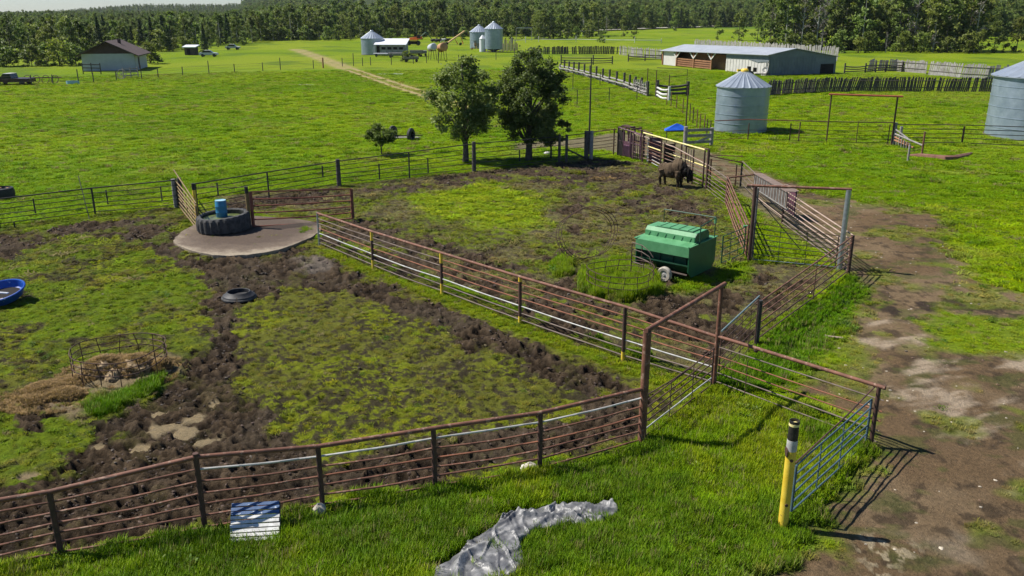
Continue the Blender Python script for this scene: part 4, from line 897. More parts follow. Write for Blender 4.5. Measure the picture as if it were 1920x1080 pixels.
for i, (x, y, a, c) in enumerate([(95, 735, .5, .20), (122, 746, .4, .2), (72, 752, .35, .12), (135, 722, .45, .16)]):
    m = MB(); p = P(x, y); lump(m, (p.x, p.y, -.03), a * 1.5, a, c, 26, 9, .16, 20 + i); m.build('hay_clump', HAY, t, 60, world=True)
ring_feeder('round rod feeder full of tall grass beside the green creep feeder', P(1162, 543), 1.28, .9, RUSTD, None, (.45, .72, 1.0), 14)
tl = Matrix.Translation((0, 0, .05)) @ Matrix.Rotation(R(62), 4, 'X') @ Matrix.Rotation(R(15), 4, 'Z')
ring_feeder('broken rusty bale feeder tipped up behind the grass filled one', P(1105, 490) + Vector((0, .1, .05)), 1.22, .62, RUSTD, Matrix.Rotation(R(20), 4, 'Z') @ Matrix.Translation((0, .6, 1.0)) @ Matrix.Rotation(R(68), 4, 'X'), (0, .5, 1.0), 12, (3, 8), .12)

# ---------------------------------------------------------------- pallet against the near fence
a0, a1 = P(431, 1020, .12), P(525, 1014, .12); b0, b1 = P(433, 948, .55), P(526, 938, .55)
t = thing('wooden_pallet', 'weathered white plank pallet leaning on the near fence, its top planks blue', 'pallet', (a0 + a1) / 2)
ux = (a1 - a0); vy = ((b0 + b1) / 2 - (a0 + a1) / 2); nn = ux.cross(vy).normalized(); L = vy.length; ux_l = ux.length; ux.normalize(); vy.normalize()
BLUEB = spotty('blue_plank', (.035, .075, .17), (.06, .12, .24), 3.0, .5, spots=((.55, .60, .66), 11.0, .60))  # blue with whitish spots, for the upper planks
np_ = 9; 
for k in range(np_):
    w_k = L / np_ * .72; cc = (a0 + a1) / 2 + vy * (L * (k + .5) / np_) + nn * .05
    Mr = Matrix((ux, vy, nn)).transposed(); m = MB(); m.box((0, 0, 0), (ux_l * random.uniform(.97, 1.01), w_k, .022), Mr @ Matrix.Rotation(random.uniform(-.012, .012), 3, 'Z'))
    o = m.build('plank', BLUEB if k > np_ - 4 else WOODL, t, 0); o.location = cc - t.location
for s in (-.46, 0, .46):
    m = MB(); m.box((0, 0, 0), (.09, L * .98, .09), Matrix((ux, vy, nn)).transposed()); o = m.build('bearer', WOODD, t, 0); o.location = (a0 + a1) / 2 + vy * L / 2 + ux * s * ux_l - t.location - nn * .01
# footing and odd stones
m = MB(); q = P(598, 962); lump(m, (0, 0, 0), .2, .16, .22, 10, 4, .12, 4); t = tag(m.build('footing_stone', ROCK, None, 30), 'pale stone block at the foot of a near fence post', 'stone'); t.location = q
m = MB(); lump(m, (0, 0, 0), .24, .15, .14, 10, 4, .12, 5); t = tag(m.build('stone', ROCK, None, 30), 'pale stone under the near fence right of the middle', 'stone'); t.location = P(992, 878)
m = MB(); m.lathe([(.035, 0), (.035, .55)], 8, M=Matrix.Rotation(R(90), 4, 'Y') @ Matrix.Rotation(R(20), 4, 'X')); m.lathe([(.05, .02), (.05, -.03)], 8, M=Matrix.Rotation(R(90), 4, 'Y') @ Matrix.Rotation(R(20), 4, 'X')); t = tag(m.build('pale_stick', TAN, None), 'short pale stick lying where the grass bank meets the road', 'stick'); t.location = P(1548, 630, .06)

# ---------------------------------------------------------------- grey tarpaulin in the grass
tp = TARP_PX; tq = [P(x, y, .15) for x, y in tp]; X0, X1 = min(p.x for p in tq), max(p.x for p in tq); Y0, Y1 = min(p.y for p in tq), max(p.y for p in tq)
reg = (np.array([p.x for p in tq]), np.array([p.y for p in tq]), .10, .05)
nx, ny = 190, 150; gx, gy = np.meshgrid(np.linspace(X0 - .1, X1 + .1, nx), np.linspace(Y0 - .1, Y1 + .1, ny)); xx, yy = gx.ravel(), gy.ravel()
ins = inside(reg, xx, yy, 3)
ca, sa = math.cos(.55), math.sin(.55); u_, v_ = xx * ca + yy * sa, -xx * sa + yy * ca
wx, wy = (fbm(xx * 1.3, yy * 1.3, 3, 8) - .5) * 1.6, (fbm(xx * 1.3 + 9, yy * 1.3, 3, 18) - .5) * 1.6
rid = 1 - np.abs(2 * fbm(u_ * .9 + wx, v_ * 2.6 + wy, 3, 41) - 1); rid2 = 1 - np.abs(2 * vn(u_ * 2.6 + wx * 2, v_ * 3.4 + wy, 43) - 1); rid3 = 1 - np.abs(2 * vn(u_ * 7 + wx * 4, v_ * 6, 44) - 1)
def crease(a, b, sd_, wd):                      # long sharp folds at random angles
    z = np.zeros(a.shape); rr_ = np.random.RandomState(sd_)
    for k in range(26):
        cx, cy = rr_.uniform(X0, X1), rr_.uniform(Y0, Y1); th = rr_.choice([.5, .55, 1.9, 1.2, 2.4]) + rr_.uniform(-.35, .35); L = rr_.uniform(.25, .9)
        du = (a - cx) * math.cos(th) + (b - cy) * math.sin(th); dv = -(a - cx) * math.sin(th) + (b - cy) * math.cos(th) + .12 * np.sin(du * 4 + k)
        z = np.maximum(z, rr_.uniform(.06, .20) * np.clip(1 - np.abs(dv) / rr_.uniform(wd, wd * 2.2), 0, 1) * np.exp(-(du / L) ** 2))
    return z
zz = .11 + .07 * (fbm(xx * .9, yy * .9, 2, 6) - .35) + .8 * crease(xx, yy, 5, .07) + .45 * crease(xx + .3, yy, 9, .035) + .5 * crease(xx + .1, yy - .2, 13, .05) + .35 * crease(xx - .2, yy + .1, 21, .02) + .3 * crease(xx, yy + .3, 29, .02)
zz = zz * (.08 + .92 * ins) + .02
keep = ins.reshape(ny, nx) > .25
me = MB(); idx = -np.ones(nx * ny, int); k = 0; fs = []
kk = keep.ravel(); fl = [(j * nx + i, j * nx + i + 1, (j + 1) * nx + i + 1, (j + 1) * nx + i) for j in range(ny - 1) for i in range(nx - 1)]
fl = [f for f in fl if all(kk[i] for i in f)]; use = sorted({i for f in fl for i in f}); mp = {o: n for n, o in enumerate(use)}
me.add([(xx[i] - tq[8].x, yy[i] - tq[8].y, zz[i]) for i in use], [tuple(mp[i] for i in f) for f in fl])
o = me.build('tarpaulin', TARP, None, 60); o.location = (tq[8].x, tq[8].y, 0); tag(o, 'crumpled grey silver tarpaulin lying in the tall foreground grass', 'tarp')

# ---------------------------------------------------------------- bison
def build_bison(loc, rz):
    t = thing('bison', 'dark brown bison standing by the lane fence, head lowered to the right', 'bison', loc, rz)
    bm = bmesh.new()
    def ell(c, r, rot=None, sub=3):
        g = bmesh.ops.create_icosphere(bm, subdivisions=sub, radius=1.0)
        M = Matrix.Translation(c) @ (rot.to_4x4() if rot else Matrix.Identity(4)) @ Matrix.Diagonal((*r, 1)); bmesh.ops.transform(bm, matrix=M, verts=g['verts'])
    def limb(pts, rr):
        m = MB(); m.path(pts, rr, 12); me = m.mesh('tmp', BLACKC, 0); bm.from_mesh(me); bpy.data.meshes.remove(me)
    ell((-.55, 0, 1.02), (.52, .36, .40)); ell((-.15, 0, .98), (.66, .44, .50)); ell((.38, 0, 1.16), (.54, .40, .56)); ell((.30, 0, 1.50), (.40, .22, .28)); ell((.42, 0, .74), (.26, .26, .26))   # rump, barrel, shoulder, hump
    ell((-.80, 0, 1.08), (.27, .30, .30)); ell((.62, 0, 1.05), (.34, .30, .42)); ell((.86, -.02, .98), (.30, .22, .30), Euler((0, R(30), 0)).to_matrix())
    limb([(.80, 0, 1.05), (1.02, -.03, .92), (1.16, -.05, .74), (1.22, -.06, .58)], [.32, .27, .21, .13]); ell((1.235, -.06, .54), (.12, .12, .10))
    ell((1.02, -.03, .58), (.13, .10, .26)); ell((1.0, -.03, 1.08), (.22, .21, .17))           # beard, forelock
    for s in (-1, 1):
        limb([(.42, s * .20, 1.0), (.44, s * .22, .70), (.42, s * .22, .48), (.43, s * .22, .12), (.45, s * .22, .0)], [.25, .20, .12, .075, .10])
        dx = .06 * s
        limb([(-.68 + dx, s * .19, 1.0), (-.62 + dx, s * .21, .74), (-.80 + dx, s * .21, .50), (-.76 + dx, s * .21, .14), (-.74 + dx, s * .21, .0)], [.29, .20, .105, .07, .095])
    limb([(-1.02, 0, 1.16), (-1.12, .02, .98), (-1.13, .03, .72), (-1.11, .02, .52)], [.045, .03, .022, .05])
    me = bpy.data.meshes.new('bison_body'); bm.to_mesh(me); bm.free()
    tmp = bpy.data.objects.new('tmp', me); COL.objects.link(tmp)
    md = tmp.modifiers.new('r', 'REMESH'); md.mode = 'VOXEL'; md.voxel_size = .024; md.use_smooth_shade = True
    s_ = tmp.modifiers.new('s', 'SMOOTH'); s_.factor = .6; s_.iterations = 6
    dg = bpy.context.evaluated_depsgraph_get(); me2 = bpy.data.meshes.new_from_object(tmp.evaluated_get(dg)); bpy.data.objects.remove(tmp); me2.name = 'bison_body'
    co = np.empty(len(me2.vertices) * 3); me2.vertices.foreach_get('co', co); co = co.reshape(-1, 3); no = np.empty(len(me2.vertices) * 3); me2.vertices.foreach_get('normal', no); no = no.reshape(-1, 3)
    x, y, z = co.T; d = (fbm(x * 9 + y * 5, z * 5 - y * 3, 3, 5) - .5); front = sst(.05, .45, x + .25 * (1.0 - z)); co = co + no * (d * (.05 + .05 * front))[:, None]
    me2.vertices.foreach_set('co', co.ravel()); 
    n1 = fbm(x * 6 + y, z * 3, 4, 9); c = lerp(np.zeros((len(x), 3)) + (.050, .034, .021), (.095, .066, .040), sst(.35, .65, n1)); c = lerp(c, (.125, .09, .055), sst(1.25, 1.55, z) * .6)
    blk = np.maximum(sst(.52, .72, x), sst(.62, .40, z) * .85); c = lerp(c, (.010, .008, .007), blk)
    attr_mesh(me2, 'gcol', 'FLOAT_COLOR', 'POINT', np.concatenate([c, np.ones((len(c), 1))], 1), 'color')
    mt, tt, b = newmat('bison_hide'); a = N(tt, 'ShaderNodeAttribute', attribute_name='gcol'); f = ramp(tt, noise(tt, 22, 4, .7, world=False), [(.3, (.6, .6, .6)), (.7, (1.4, 1.4, 1.4))])
    tt.links.new(mixc(tt, 1.0, a.outputs['Color'], f, 'MULTIPLY'), b.inputs['Base Color']); b.inputs['Roughness'].default_value = .9; b.inputs['Specular IOR Level'].default_value = .15; bump(tt, b, noise(tt, 30, 4, .7, world=False), .8, .02)
    me2.materials.clear(); me2.materials.append(mt); me2.polygons.foreach_set('use_smooth', [True] * len(me2.polygons)); link('bison_body', me2, t)
    for s in (-1, 1):
        m = MB(); m.path([(.95, s * .20 - .03, 1.06), (.96, s * .33 - .03, 1.09), (.95, s * .37 - .03, 1.19), (.94, s * .34 - .03, 1.30)], [.045, .035, .024, .006], 8); m.build('horn', HORN, t)
        m = MB(); m.lathe([(.0, -.07), (.045, 0), (0, .10)], 8, M=Matrix.Rotation(s * R(100), 4, 'X'), c=(.90, s * .22 - .03, .96), sx=.5); m.build('ear', BLACKC, t)
        m = MB(); m.lathe([(.0, -.018), (.02, 0), (0, .018)], 8, c=(1.12, s * .135 - .04, .84)); m.build('eye', HORN, t)
    t.scale = (1.0, 1.0, 1.0); return t
build_bison(P(1262, 349), R(-38))

# ---------------------------------------------------------------- grain bins
def grain_bin(label, px_, pyb, pytop_wall, pypeak, wpx, group='corrugated steel grain bins', rib=True, door=True, hopper=False):
    p = P(px_, pyb); dist = p.y * CT + HC * ST; r_ = wpx / FPX * dist / 2; H1 = HT(px_, pyb, pytop_wall); c = Vector((p.x, p.y, 0)); c = c + c.normalized() * r_ * .95
    H2 = H1 + max(r_ * .45, HT(px_, pyb, pypeak) * 1.0 - H1 + r_ * .0) 
    t = thing('grain_bin', label, 'grain bin', c, group=group); n = 64
    z0 = .8 if hopper else 0.0; prof = []; nz = max(10, int((H1 - z0) / .105)) if p.y < 120 else 12
    nz = min(nz, 90)
    for i in range(nz + 1):
        z = z0 + (H1 - z0) * i / nz; prof.append((r_ - (.012 if i % 2 and p.y < 120 else 0), z))
    m = MB(); m.lathe(prof, n); m.build('bin_wall', BIN, t, 60)
    ring_n = max(3, round(H1 / .82))
    for i in range(1, ring_n): z = z0 + (H1 - z0) * i / ring_n; m = MB(); m.lathe([(r_, z - .025), (r_ + .022, z - .02), (r_ + .022, z + .02), (r_, z + .025)], n); m.build('seam_band', BIN, t, 60)
    m = MB(); rt = r_ * .12; e = r_ * 1.05; k = 0; vs = []; nr = 24
    for i in range(nr * 4):
        a = 2 * math.pi * i / (nr * 4); up = .05 if i % 4 == 0 else 0.0; vs += [(e * math.cos(a), e * math.sin(a), H1 - .04 + up), (rt * math.cos(a), rt * math.sin(a), H2 + up)]
    q = nr * 4; m.add(vs, [(2 * i, 2 * ((i + 1) % q), 2 * ((i + 1) % q) + 1, 2 * i + 1) for i in range(q)]); m.build('cone_roof', BINR, t, 20)
    m = MB(); m.lathe([(e, H1 - .10), (e, H1 - .03), (e - .06, H1 - .03)], n); m.build('eave', BINR, t, 30)
    m = MB(); m.lathe([(rt * 1.25, H2 - .06), (rt * 1.25, H2 + .12), (rt * .9, H2 + .24), (0, H2 + .28)], 20); m.build('roof_cap', YELM if wpx > 90 and wpx < 110 else BINR, t, 30)
    if door: m = MB(); m.box((-r_ * .5, -r_ * .885, 1.0), (.75, .12, 1.3), Matrix.Rotation(R(-30), 3, 'Z')); m.build('door', GREYV, t, 0)
    if hopper:
        m = MB(); m.lathe([(.4, .1), (r_, z0 + .1)], n); m.build('hopper_cone', BIN, t, 60)
        for k in range(8): a = k * math.pi / 4; m = MB(); m.tube((r_ * .95 * math.cos(a), r_ * .95 * math.sin(a), 0), (r_ * .95 * math.cos(a), r_ * .95 * math.sin(a), z0 + .2), .07); m.build('leg', BIN, t)
    m = MB(); m.lathe([(r_ + .12, -.1), (r_ + .12, .06), (r_, .06)], n); m.build('base_slab', CONC, t, 0)
    return t
grain_bin('steel grain bin with a conical ribbed roof behind the board gate, middle right', 1387, 251, 164, 137, 98, door=False)
grain_bin('tall steel grain bin cut off by the right edge of the view', 1943, 266, 147, 118, 186, door=False)
grain_bin('far grain bin beside the white roofed shed', 699, 103, 72, 59, 42, door=False)
grain_bin('left bin of the far pair, an auger resting near it', 899, 91, 60, 48, 36)
grain_bin('taller right bin of the far pair, on a hopper base', 926, 98, 54, 42, 34, hopper=True, door=False)
p = P(905, 97); t = thing('small_silo', 'narrow white hopper silo between the two far bins', 'silo', p)
m = MB(); m.lathe([(.85, 0), (.85, 3.4)], 24); m.build('silo_wall', ROOFW, t); m = MB(); m.lathe([(.95, 3.35), (.2, 4.3), (0, 4.35)], 24); m.build('silo_roof', ROOFM, t)
p = P(892, 95); t = thing('farm_machine', 'jumble of tan and dark machinery in front of the far left bin', 'machine', p)
for i in range(9): m = MB(); a = random.uniform(-1.3, 2.2); m.box((a, random.uniform(-.5, .5), random.uniform(.4, 3.0)), (random.uniform(.3, .8), .4, random.uniform(.4, 1.2)), Euler((0, random.uniform(-.6, .6), 0)).to_matrix()); m.build('frame_piece', [TANKR, DARKI, WOODG, AUG][i % 4], t, 0)
# auger
t = thing('grain_auger', 'long tan orange grain auger slanting up beside the far bins', 'auger', P(836, 86)); a = P(837, 86); b = P(871, 84); 
m = MB(); m.tube(V(a, .6), V(b, 4.2), .26, n=10); m.build('auger_tube', AUG, t, world=True); m = MB(); m.tube(V(a - Vector((.8, 0, 0)), .25), V(a + Vector((.5, 0, 0)), .95), .45, n=10); m.build('intake_hopper', DARKI, t, world=True)
for s in (.45, .75):
    q = a.lerp(b, s)
    for dy in (-1.2, 1.2): m = MB(); m.tube(V(q + Vector((1, dy, 0)), .3), V(q, .6 + 3.6 * s), .07); m.build('leg', ORANGE, t, world=True)
for dy in (-1.2, 1.2): m = MB(); m.lathe([(.4, -.1), (.4, .1)], 14, M=Matrix.Rotation(R(90), 4, 'X'), c=a.lerp(b, .6) + Vector((1, dy, .4))); m.build('wheel', TYREB, t, world=True)

# ---------------------------------------------------------------- sheds, barn, garage
def shed():
    a, b = P(705, 104), P(762, 103); t = thing('open_shed', 'low shed with bright white roof and grey open front beside the far bin', 'shed', a)
    W_ = (b - a).x; D = 7.0; hf, hb = 2.6, 3.6
    m = MB(); m.extr([(0, 0), (D, 0), (D, hb - .1), (0, hf - .1)], (0, 0, 0), (0, 1, 0), (0, 0, 1), (.15, 0, 0)); m.build('end_wall', GARW, t, 0)
    m = MB(); m.extr([(0, 0), (D, 0), (D, hb - .1), (0, hf - .1)], (W_, 0, 0), (0, 1, 0), (0, 0, 1), (-.15, 0, 0)); m.build('end_wall', SILVW, t, 0)
    m = MB(); m.box((W_ / 2, D, hb / 2 - .05), (W_, .15, hb - .1)); m.build('back_wall', SILVW, t, 0)
    m = MB(); m.box((W_ * .56, .05, 1.5), (W_ * .84, .1, 2.0)); m.build('front_wall', SILVW, t, 0)
    for k in range(5): m = MB(); m.box((W_ * (.17 + .2 * k), -.03, 1.25), (.18, .12, 2.5)); m.build('post', WOODG, t, 0)
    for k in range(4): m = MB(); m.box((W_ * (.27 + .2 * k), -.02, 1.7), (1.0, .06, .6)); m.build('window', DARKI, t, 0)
    m = MB(); m.extr([(-.5, hf - .12), (D + .4, hb + .08), (D + .4, hb + .2), (-.5, hf)], (-.4, 0, 0), (0, 1, 0), (0, 0, 1), (W_ + .8, 0, 0)); m.build('roof', ROOFW, t, 0)
    m = MB(); m.box((.6, 1.5, 1.1), (1.0, 2.4, 2.1)); m.build('bay_shade_block', DARKI, t, 0)  # near black block stands in for the shade of the open bay
shed()
def barn():
    a, b = P(1242, 121), P(1440, 142); u = (b - a); L = u.length; u.normalize(); v = Vector((-u.y, u.x, 0))
    if v.x < 0: v = -v
    c = P(1555, 137); D = (c - b).dot(v); t = thing('pole_barn', 'long low pole barn with pale metal roof, wooden stalls and torn white side', 'barn', a, math.atan2(u.y, u.x))
    s = 1 if u.cross(v).z > 0 else -1; h0, h1 = 2.75, 3.4; dr = 5.2; HR = 4.35; hbk = 2.9
    def Q(x, y, z): return (x, s * y, z)
    def hf(x): return h0 + (h1 - h0) * x / L
    def wall(x0, x1, name, mat, y=0, z0=0, dz=0, th=.12):
        m = MB(); m.add([Q(x0, y, z0), Q(x1, y, z0), Q(x1, y, hf(x1) + dz), Q(x0, y, hf(x0) + dz), Q(x0, y + th, z0), Q(x1, y + th, z0), Q(x1, y + th, hf(x1) + dz), Q(x0, y + th, hf(x0) + dz)], [(0, 1, 2, 3), (4, 5, 6, 7), (0, 1, 5, 4), (1, 2, 6, 5), (2, 3, 7, 6), (3, 0, 4, 7)]); return m.build(name, mat, t, 0)
    X1, X2, X3, X4 = [(P(x, 130) .x, x) for x in (1, 2, 3, 4)][0], 0, 0, 0
    def at(pxx):                                   # distance along the front wall seen at column pxx
        lo, hi = 0.0, L
        for _ in range(40):
            mm = (lo + hi) / 2; q = a + u * mm
            if proj(q.x, q.y, 0)[0] < pxx: lo = mm
            else: hi = mm
        return lo
    x1, x2, x3, x4 = at(1268), at(1300), at(1333), at(1360)
    wall(0, x1, 'front_wall', BARNW); wall(x4, L, 'front_wall', BARNW)
    nsh = 14
    for k in range(nsh): m = MB(); xx = x4 + (L - x4) * (k + .5) / nsh; m.box(Q(xx, -.03, hf(xx) / 2 - .05), (.10, .04, hf(xx) - .2)); m.build('sheet_rib', BARNW, t, 0)
    for xx in (0, x1, x2, x3): m = MB(); m.box(Q(xx + .1, -.05, hf(xx) / 2), (.28, .28, hf(xx))); m.build('post', WOODB, t, 0)
    for xx in (x1, x2, x3):
        for dd_ in (-1.3, 1.3):
            if xx + dd_ < 0: continue
            m = MB(); m.beam(Q(xx + .1, -.2, hf(xx) - 1.2), Q(xx + .1 + dd_, -.2, hf(xx) - .1), .1, .2); m.build('knee_brace', WOODL, t, 0)
    for i, (xa, xb) in enumerate(((x1, x2), (x2, x3))):
        for z in (.25, .65, 1.05, 1.45): m = MB(); m.box(Q((xa + xb) / 2, .0, z), (xb - xa - .2, .08, .24)); m.build('stall_board', WOODB, t, 0)
    m = MB(); m.box(Q(x4 / 2 + .2, 3.2, 1.3), (x4 - .6, .1, 2.6)); m.build('inner_wall', WOODB, t, 0)
    m = MB(); m.box(Q((x3 + x4) / 2, 1.6, .7), (x4 - x3 - .3, .1, 1.3)); m.build('inner_wall', WOODB, t, 0)
    def gable(x, ex, mat, name):
        z0 = hf(x); m = MB(); m.extr([(0, 0), (D, 0), (D, hbk - (.4 if x < 1 else 0)), (dr, HR - (.5 if x < 1 else 0) - .08), (0, z0 - .05)], (x, 0, 0), (0, s, 0), (0, 0, 1), (ex, 0, 0)); return m.build(name, mat, t, 0)
    gable(0, .12, BARNE, 'end_wall'); gable(L, -.12, BARNE, 'end_wall')
    for k in range(16): y = D * .7 * (k + .5) / 16; m = MB(); m.box(Q(L + .02, y, 1.5), (.05, .07, 3.0)); m.build('sheet_rib', BARNE, t, 0)
    m = MB(); m.box(Q(L + .02, D * .87, .85), (.06, D * .2, 1.7)); m.build('lean_to_shade_sheet', DARKI, t, 0)  # dark sheet on the solid end wall stands in for a shaded opening
    m = MB(); m.box(Q(L / 2, D, hbk / 2 - .3), (L, .12, hbk - .6)); m.build('back_wall', BARNE, t, 0)
    ns = 22
    for k in range(ns):
        xa, xb = -.3 + (L + .6) * k / ns, -.3 + (L + .6) * (k + 1) / ns - .012; m = MB(); f = lambda x: hf(min(max(x, 0), L)); fr_ = lambda x: HR - .5 * (1 - min(max(x, 0), L) / L)
        for y0, y1, za, zb in ((-.6, dr, lambda x: f(x) - .05, fr_), (dr, D + .4, fr_, lambda x: hbk - .05 - .4 * (1 - x / L))):
            m.add([Q(xa, y0, za(xa)), Q(xb, y0, za(xb)), Q(xb, y1, zb(xb)), Q(xa, y1, zb(xa)), Q(xa, y0, za(xa) + .08), Q(xb, y0, za(xb) + .08), Q(xb, y1, zb(xb) + .08), Q(xa, y1, zb(xa) + .08)], [(0, 1, 2, 3), (4, 5, 6, 7), (0, 1, 5, 4), (1, 2, 6, 5), (2, 3, 7, 6), (3, 0, 4, 7)])
        m.build('roof_sheet', ROOFM, t, 0)
    m = MB(); m.add([Q(x4, -.08, hf(x4) - .25), Q(L, -.08, h1 - .2), Q(L, -.08, h1 - 1.1), Q(L - 3, -.1, h1 - 1.35), Q(L - 6, -.08, h1 - .9), Q(x4 + 2, -.08, hf(x4) - .8), Q(x4, -.08, hf(x4) - .7)], [(0, 1, 2, 3, 4, 5, 6)]); m.build('eave_shadow_strip', BARNE, t, 0)  # shadow of the eaves on the white front, laid on as a grey sheet
    m = MB()                                       # loose white sheeting hanging off the corner
    vs = []; nz = 9
    for i in range(nz + 1):
        z = 2.4 * (1 - i / nz); w_ = .3 + 1.5 * (i / nz) ** 1.5
        vs += [Q(L + .2 - w_ * q + .12 * math.sin(i * 1.3 + q * 5), -.25 - .35 * (i / nz) - .2 * math.sin(q * 9 + i), z) for q in (0, .2, .4, .6, .8, 1)]
    m.add(vs, [(i * 6 + j, i * 6 + j + 1, (i + 1) * 6 + j + 1, (i + 1) * 6 + j) for i in range(nz) for j in range(5)]); m.build('torn_sheeting', BARNW, t, 60)
barn()
p = P(1400, 141); t = thing('parked_machine', 'small yellow and dark machine standing against the white barn side', 'machine', p - Vector((0, 1.5, 0)))
for i, (x, z, w1, h_) in enumerate([(-1.4, .9, 1.3, .35), (-.1, 1.1, .5, .9), (.9, 1.0, .5, .7), (2.3, .3, 2.4, .18), (-.6, .5, 1.8, .4)]): m = MB(); m.box((x, 0, z), (w1, .6, h_)); m.build('body_piece', YELM if i == 0 else DKVEH if i < 3 else WOODD, t, 0)
for x in (-1.0, .2): m = MB(); m.lathe([(.42, -.1), (.42, .1)], 14, M=Matrix.Rotation(R(90), 4, 'X'), c=(x, -.4, .42)); m.build('wheel', TYREB, t)
def garage():
    a, b = P(157, 133), P(256, 130); u = b - a; W_ = u.length; rzz = math.atan2(u.y, u.x) * .4
    t = thing('garage', 'white walled garage with brown gable and shingle roof, left side', 'garage', a, rzz); D = 11.0; h = 3.0; hr = 5.1
    m = MB(); m.box((W_ / 2, 0, h / 2), (W_, .2, h)); m.build('gable_end_wall', GARW, t, 0)
    m = MB(); m.extr([(-.1, h), (W_ + .1, h), (W_ / 2, hr - .1)], (0, -.12, 0), (1, 0, 0), (0, 0, 1), (0, .2, 0)); m.build('gable', GARG, t, 0)
    for x in (0, W_): m = MB(); m.box((x, D / 2, h / 2), (.2, D - .2, h)); m.build('side_wall', GARW, t, 0)
    m = MB(); m.box((W_ / 2, D, h / 2), (W_, .2, h)); m.build('rear_wall', GARW, t, 0)
    for s in (-1, 1):
        m = MB(); x0 = W_ / 2; x1 = W_ / 2 + s * (W_ / 2 + .9); sl = (hr - h + .1) / (W_ / 2 + .1)
        m.extr([(x0, hr), (x1, hr - sl * abs(x1 - x0)), (x1, hr - sl * abs(x1 - x0) + .16), (x0, hr + .16)], (0, -.9, 0), (1, 0, 0), (0, 0, 1), (0, D + 1.8, 0)); m.build('roof_slope', GARR, t, 0)
    m = MB(); m.box((W_ / 2 + 1.2, 5, hr - .1), (.5, .5, .9)); m.build('chimney', GARG, t, 0)
    m = MB(); m.box((W_ + .14, 3, 1.2), (.06, 1.0, 2.1)); m.build('side_door', GARG, t, 0)
garage()
# old stock racks by the garage
def rack(label, px_, py_, L, h, rz_, mat, boards=3, name='stock_rack'):
    t = thing(name, label, 'rack', P(px_, py_), rz_)
    for x in (-L / 2, 0, L / 2): m = MB(); m.box((x, 0, h / 2), (.12, .12, h)); m.build('post', mat, t, 0)
    for k in range(boards): m = MB(); m.box((0, -.08, h * (.25 + .3 * k)), (L, .06, .16)); m.build('board', mat, t, 0)
    return t
rack('dark low rack leaning by the left corner of the garage', 173, 139, 3.6, 1.9, R(-14), WOODD)
rack('grey broken rack by the right corner of the garage', 246, 146, 2.6, 1.7, R(55), WOODG)
p = P(229, 148); t = thing('spoked_ring', 'round spoked wheel lying by the grey rack near the garage', 'wheel', p)
m = MB(); m.path([(.75 * math.cos(a), .2 * math.sin(a), .75 + .7 * math.sin(a)) for a in [k * math.pi / 10 for k in range(20)]], .06, 6, True); m.build('rim', WOODG, t)
for k in range(5): a = k * math.pi / 5; m = MB(); m.tube((.75 * math.cos(a), .2 * math.sin(a), .75 + .7 * math.sin(a)), (-.75 * math.cos(a), -.2 * math.sin(a), .75 - .7 * math.sin(a)), .025); m.build('spoke', WOODG, t)

# ---------------------------------------------------------------- vehicles and things standing far off
def vehicle(label, name, cat, px_, py_, L, rz_, col, pickup=False, h=1.5):
    p = P(px_, py_); t = thing(name, label, cat, p, rz_); w1 = L * .39; s = h / 1.5
    if pickup: prof = [(-L / 2, .45), (-L / 2, .95 * s), (-L * .02, 1.0 * s), (-L * .02, 1.0 * s), (L * .2, 1.0 * s), (L * .47, .92 * s), (L / 2, .5)]; cab = [(-L * .06, .98 * s), (-L * .03, 1.62 * s), (L * .15, 1.62 * s), (L * .27, .98 * s)]
    else: prof = [(-L / 2, .4), (-L / 2, .9 * s), (-L * .2, .98 * s), (L * .22, .95 * s), (L * .47, .8 * s), (L / 2, .45)]; cab = [(-L * .36, .93 * s), (-L * .2, 1.42 * s), (L * .08, 1.42 * s), (L * .25, .93 * s)]
    m = MB(); m.extr(prof, (0, -w1 / 2, 0), (1, 0, 0), (0, 0, 1), (0, w1, 0)); m.build('body', col, t, 20)
    m = MB(); m.extr(cab, (0, -w1 / 2 + .08, 0), (1, 0, 0), (0, 0, 1), (0, w1 - .16, 0)); m.build('cabin_glass', GLASS, t, 20)
    zt = max(z for x, z in cab); xs = [x for x, z in cab if z == zt]; m = MB(); m.box(((xs[0] + xs[1]) / 2, 0, zt + .03), (xs[1] - xs[0] + .1, w1 - .2, .07)); m.build('cab_roof', WHITEP if pickup else col, t, 0)
    for x in (-L * .31, L * .31):
        for y in (-w1 / 2 + .05, w1 / 2 - .05):
            m = MB(); m.lathe([(.20, -.1), (.34, -.1), (.34, .1), (.20, .1)], 16, M=Matrix.Rotation(R(90), 4, 'X'), c=(x, y, .34)); wl = m.build('wheel', TYREB, t); m = MB(); m.lathe([(.19, -.08), (.19, .08)], 10, M=Matrix.Rotation(R(90), 4, 'X'), c=(x, y, .34)); m.build('rim', GREYV, wl)
    for y in (-w1 / 3, w1 / 3): m = MB(); m.box((L / 2 - .02, y, .72 * s), (.08, .3, .14)); m.build('headlight', WHITEP, t, 0)
    return t
vehicle('dark old pickup truck with a pale cab parked at the far left field edge', 'parked_truck', 'truck', 26, 159, 5.6, R(182), DKVEH, True)
vehicle('silver grey car parked near the dark spruce and small hut', 'parked_car', 'car', 392, 106, 4.3, R(8), GREYV)
vehicle('small white car far off in the field right of the dark tree', 'parked_car', 'car', 437, 93, 4.0, R(5), GARW)
p = P(78, 157); t = thing('hay_rake', 'rusty wheel rake overgrown with weeds beside the old truck', 'farm implement', p)
for k in range(4): m = MB(); c = (-2.1 + 1.4 * k, 0, .65); m.path([(c[0] + .55 * math.cos(a), .25 * math.sin(a), .65 + .6 * math.sin(a)) for a in [j * math.pi / 8 for j in range(16)]], .05, 5, True); m.build('rake_wheel', RUSTD, t)
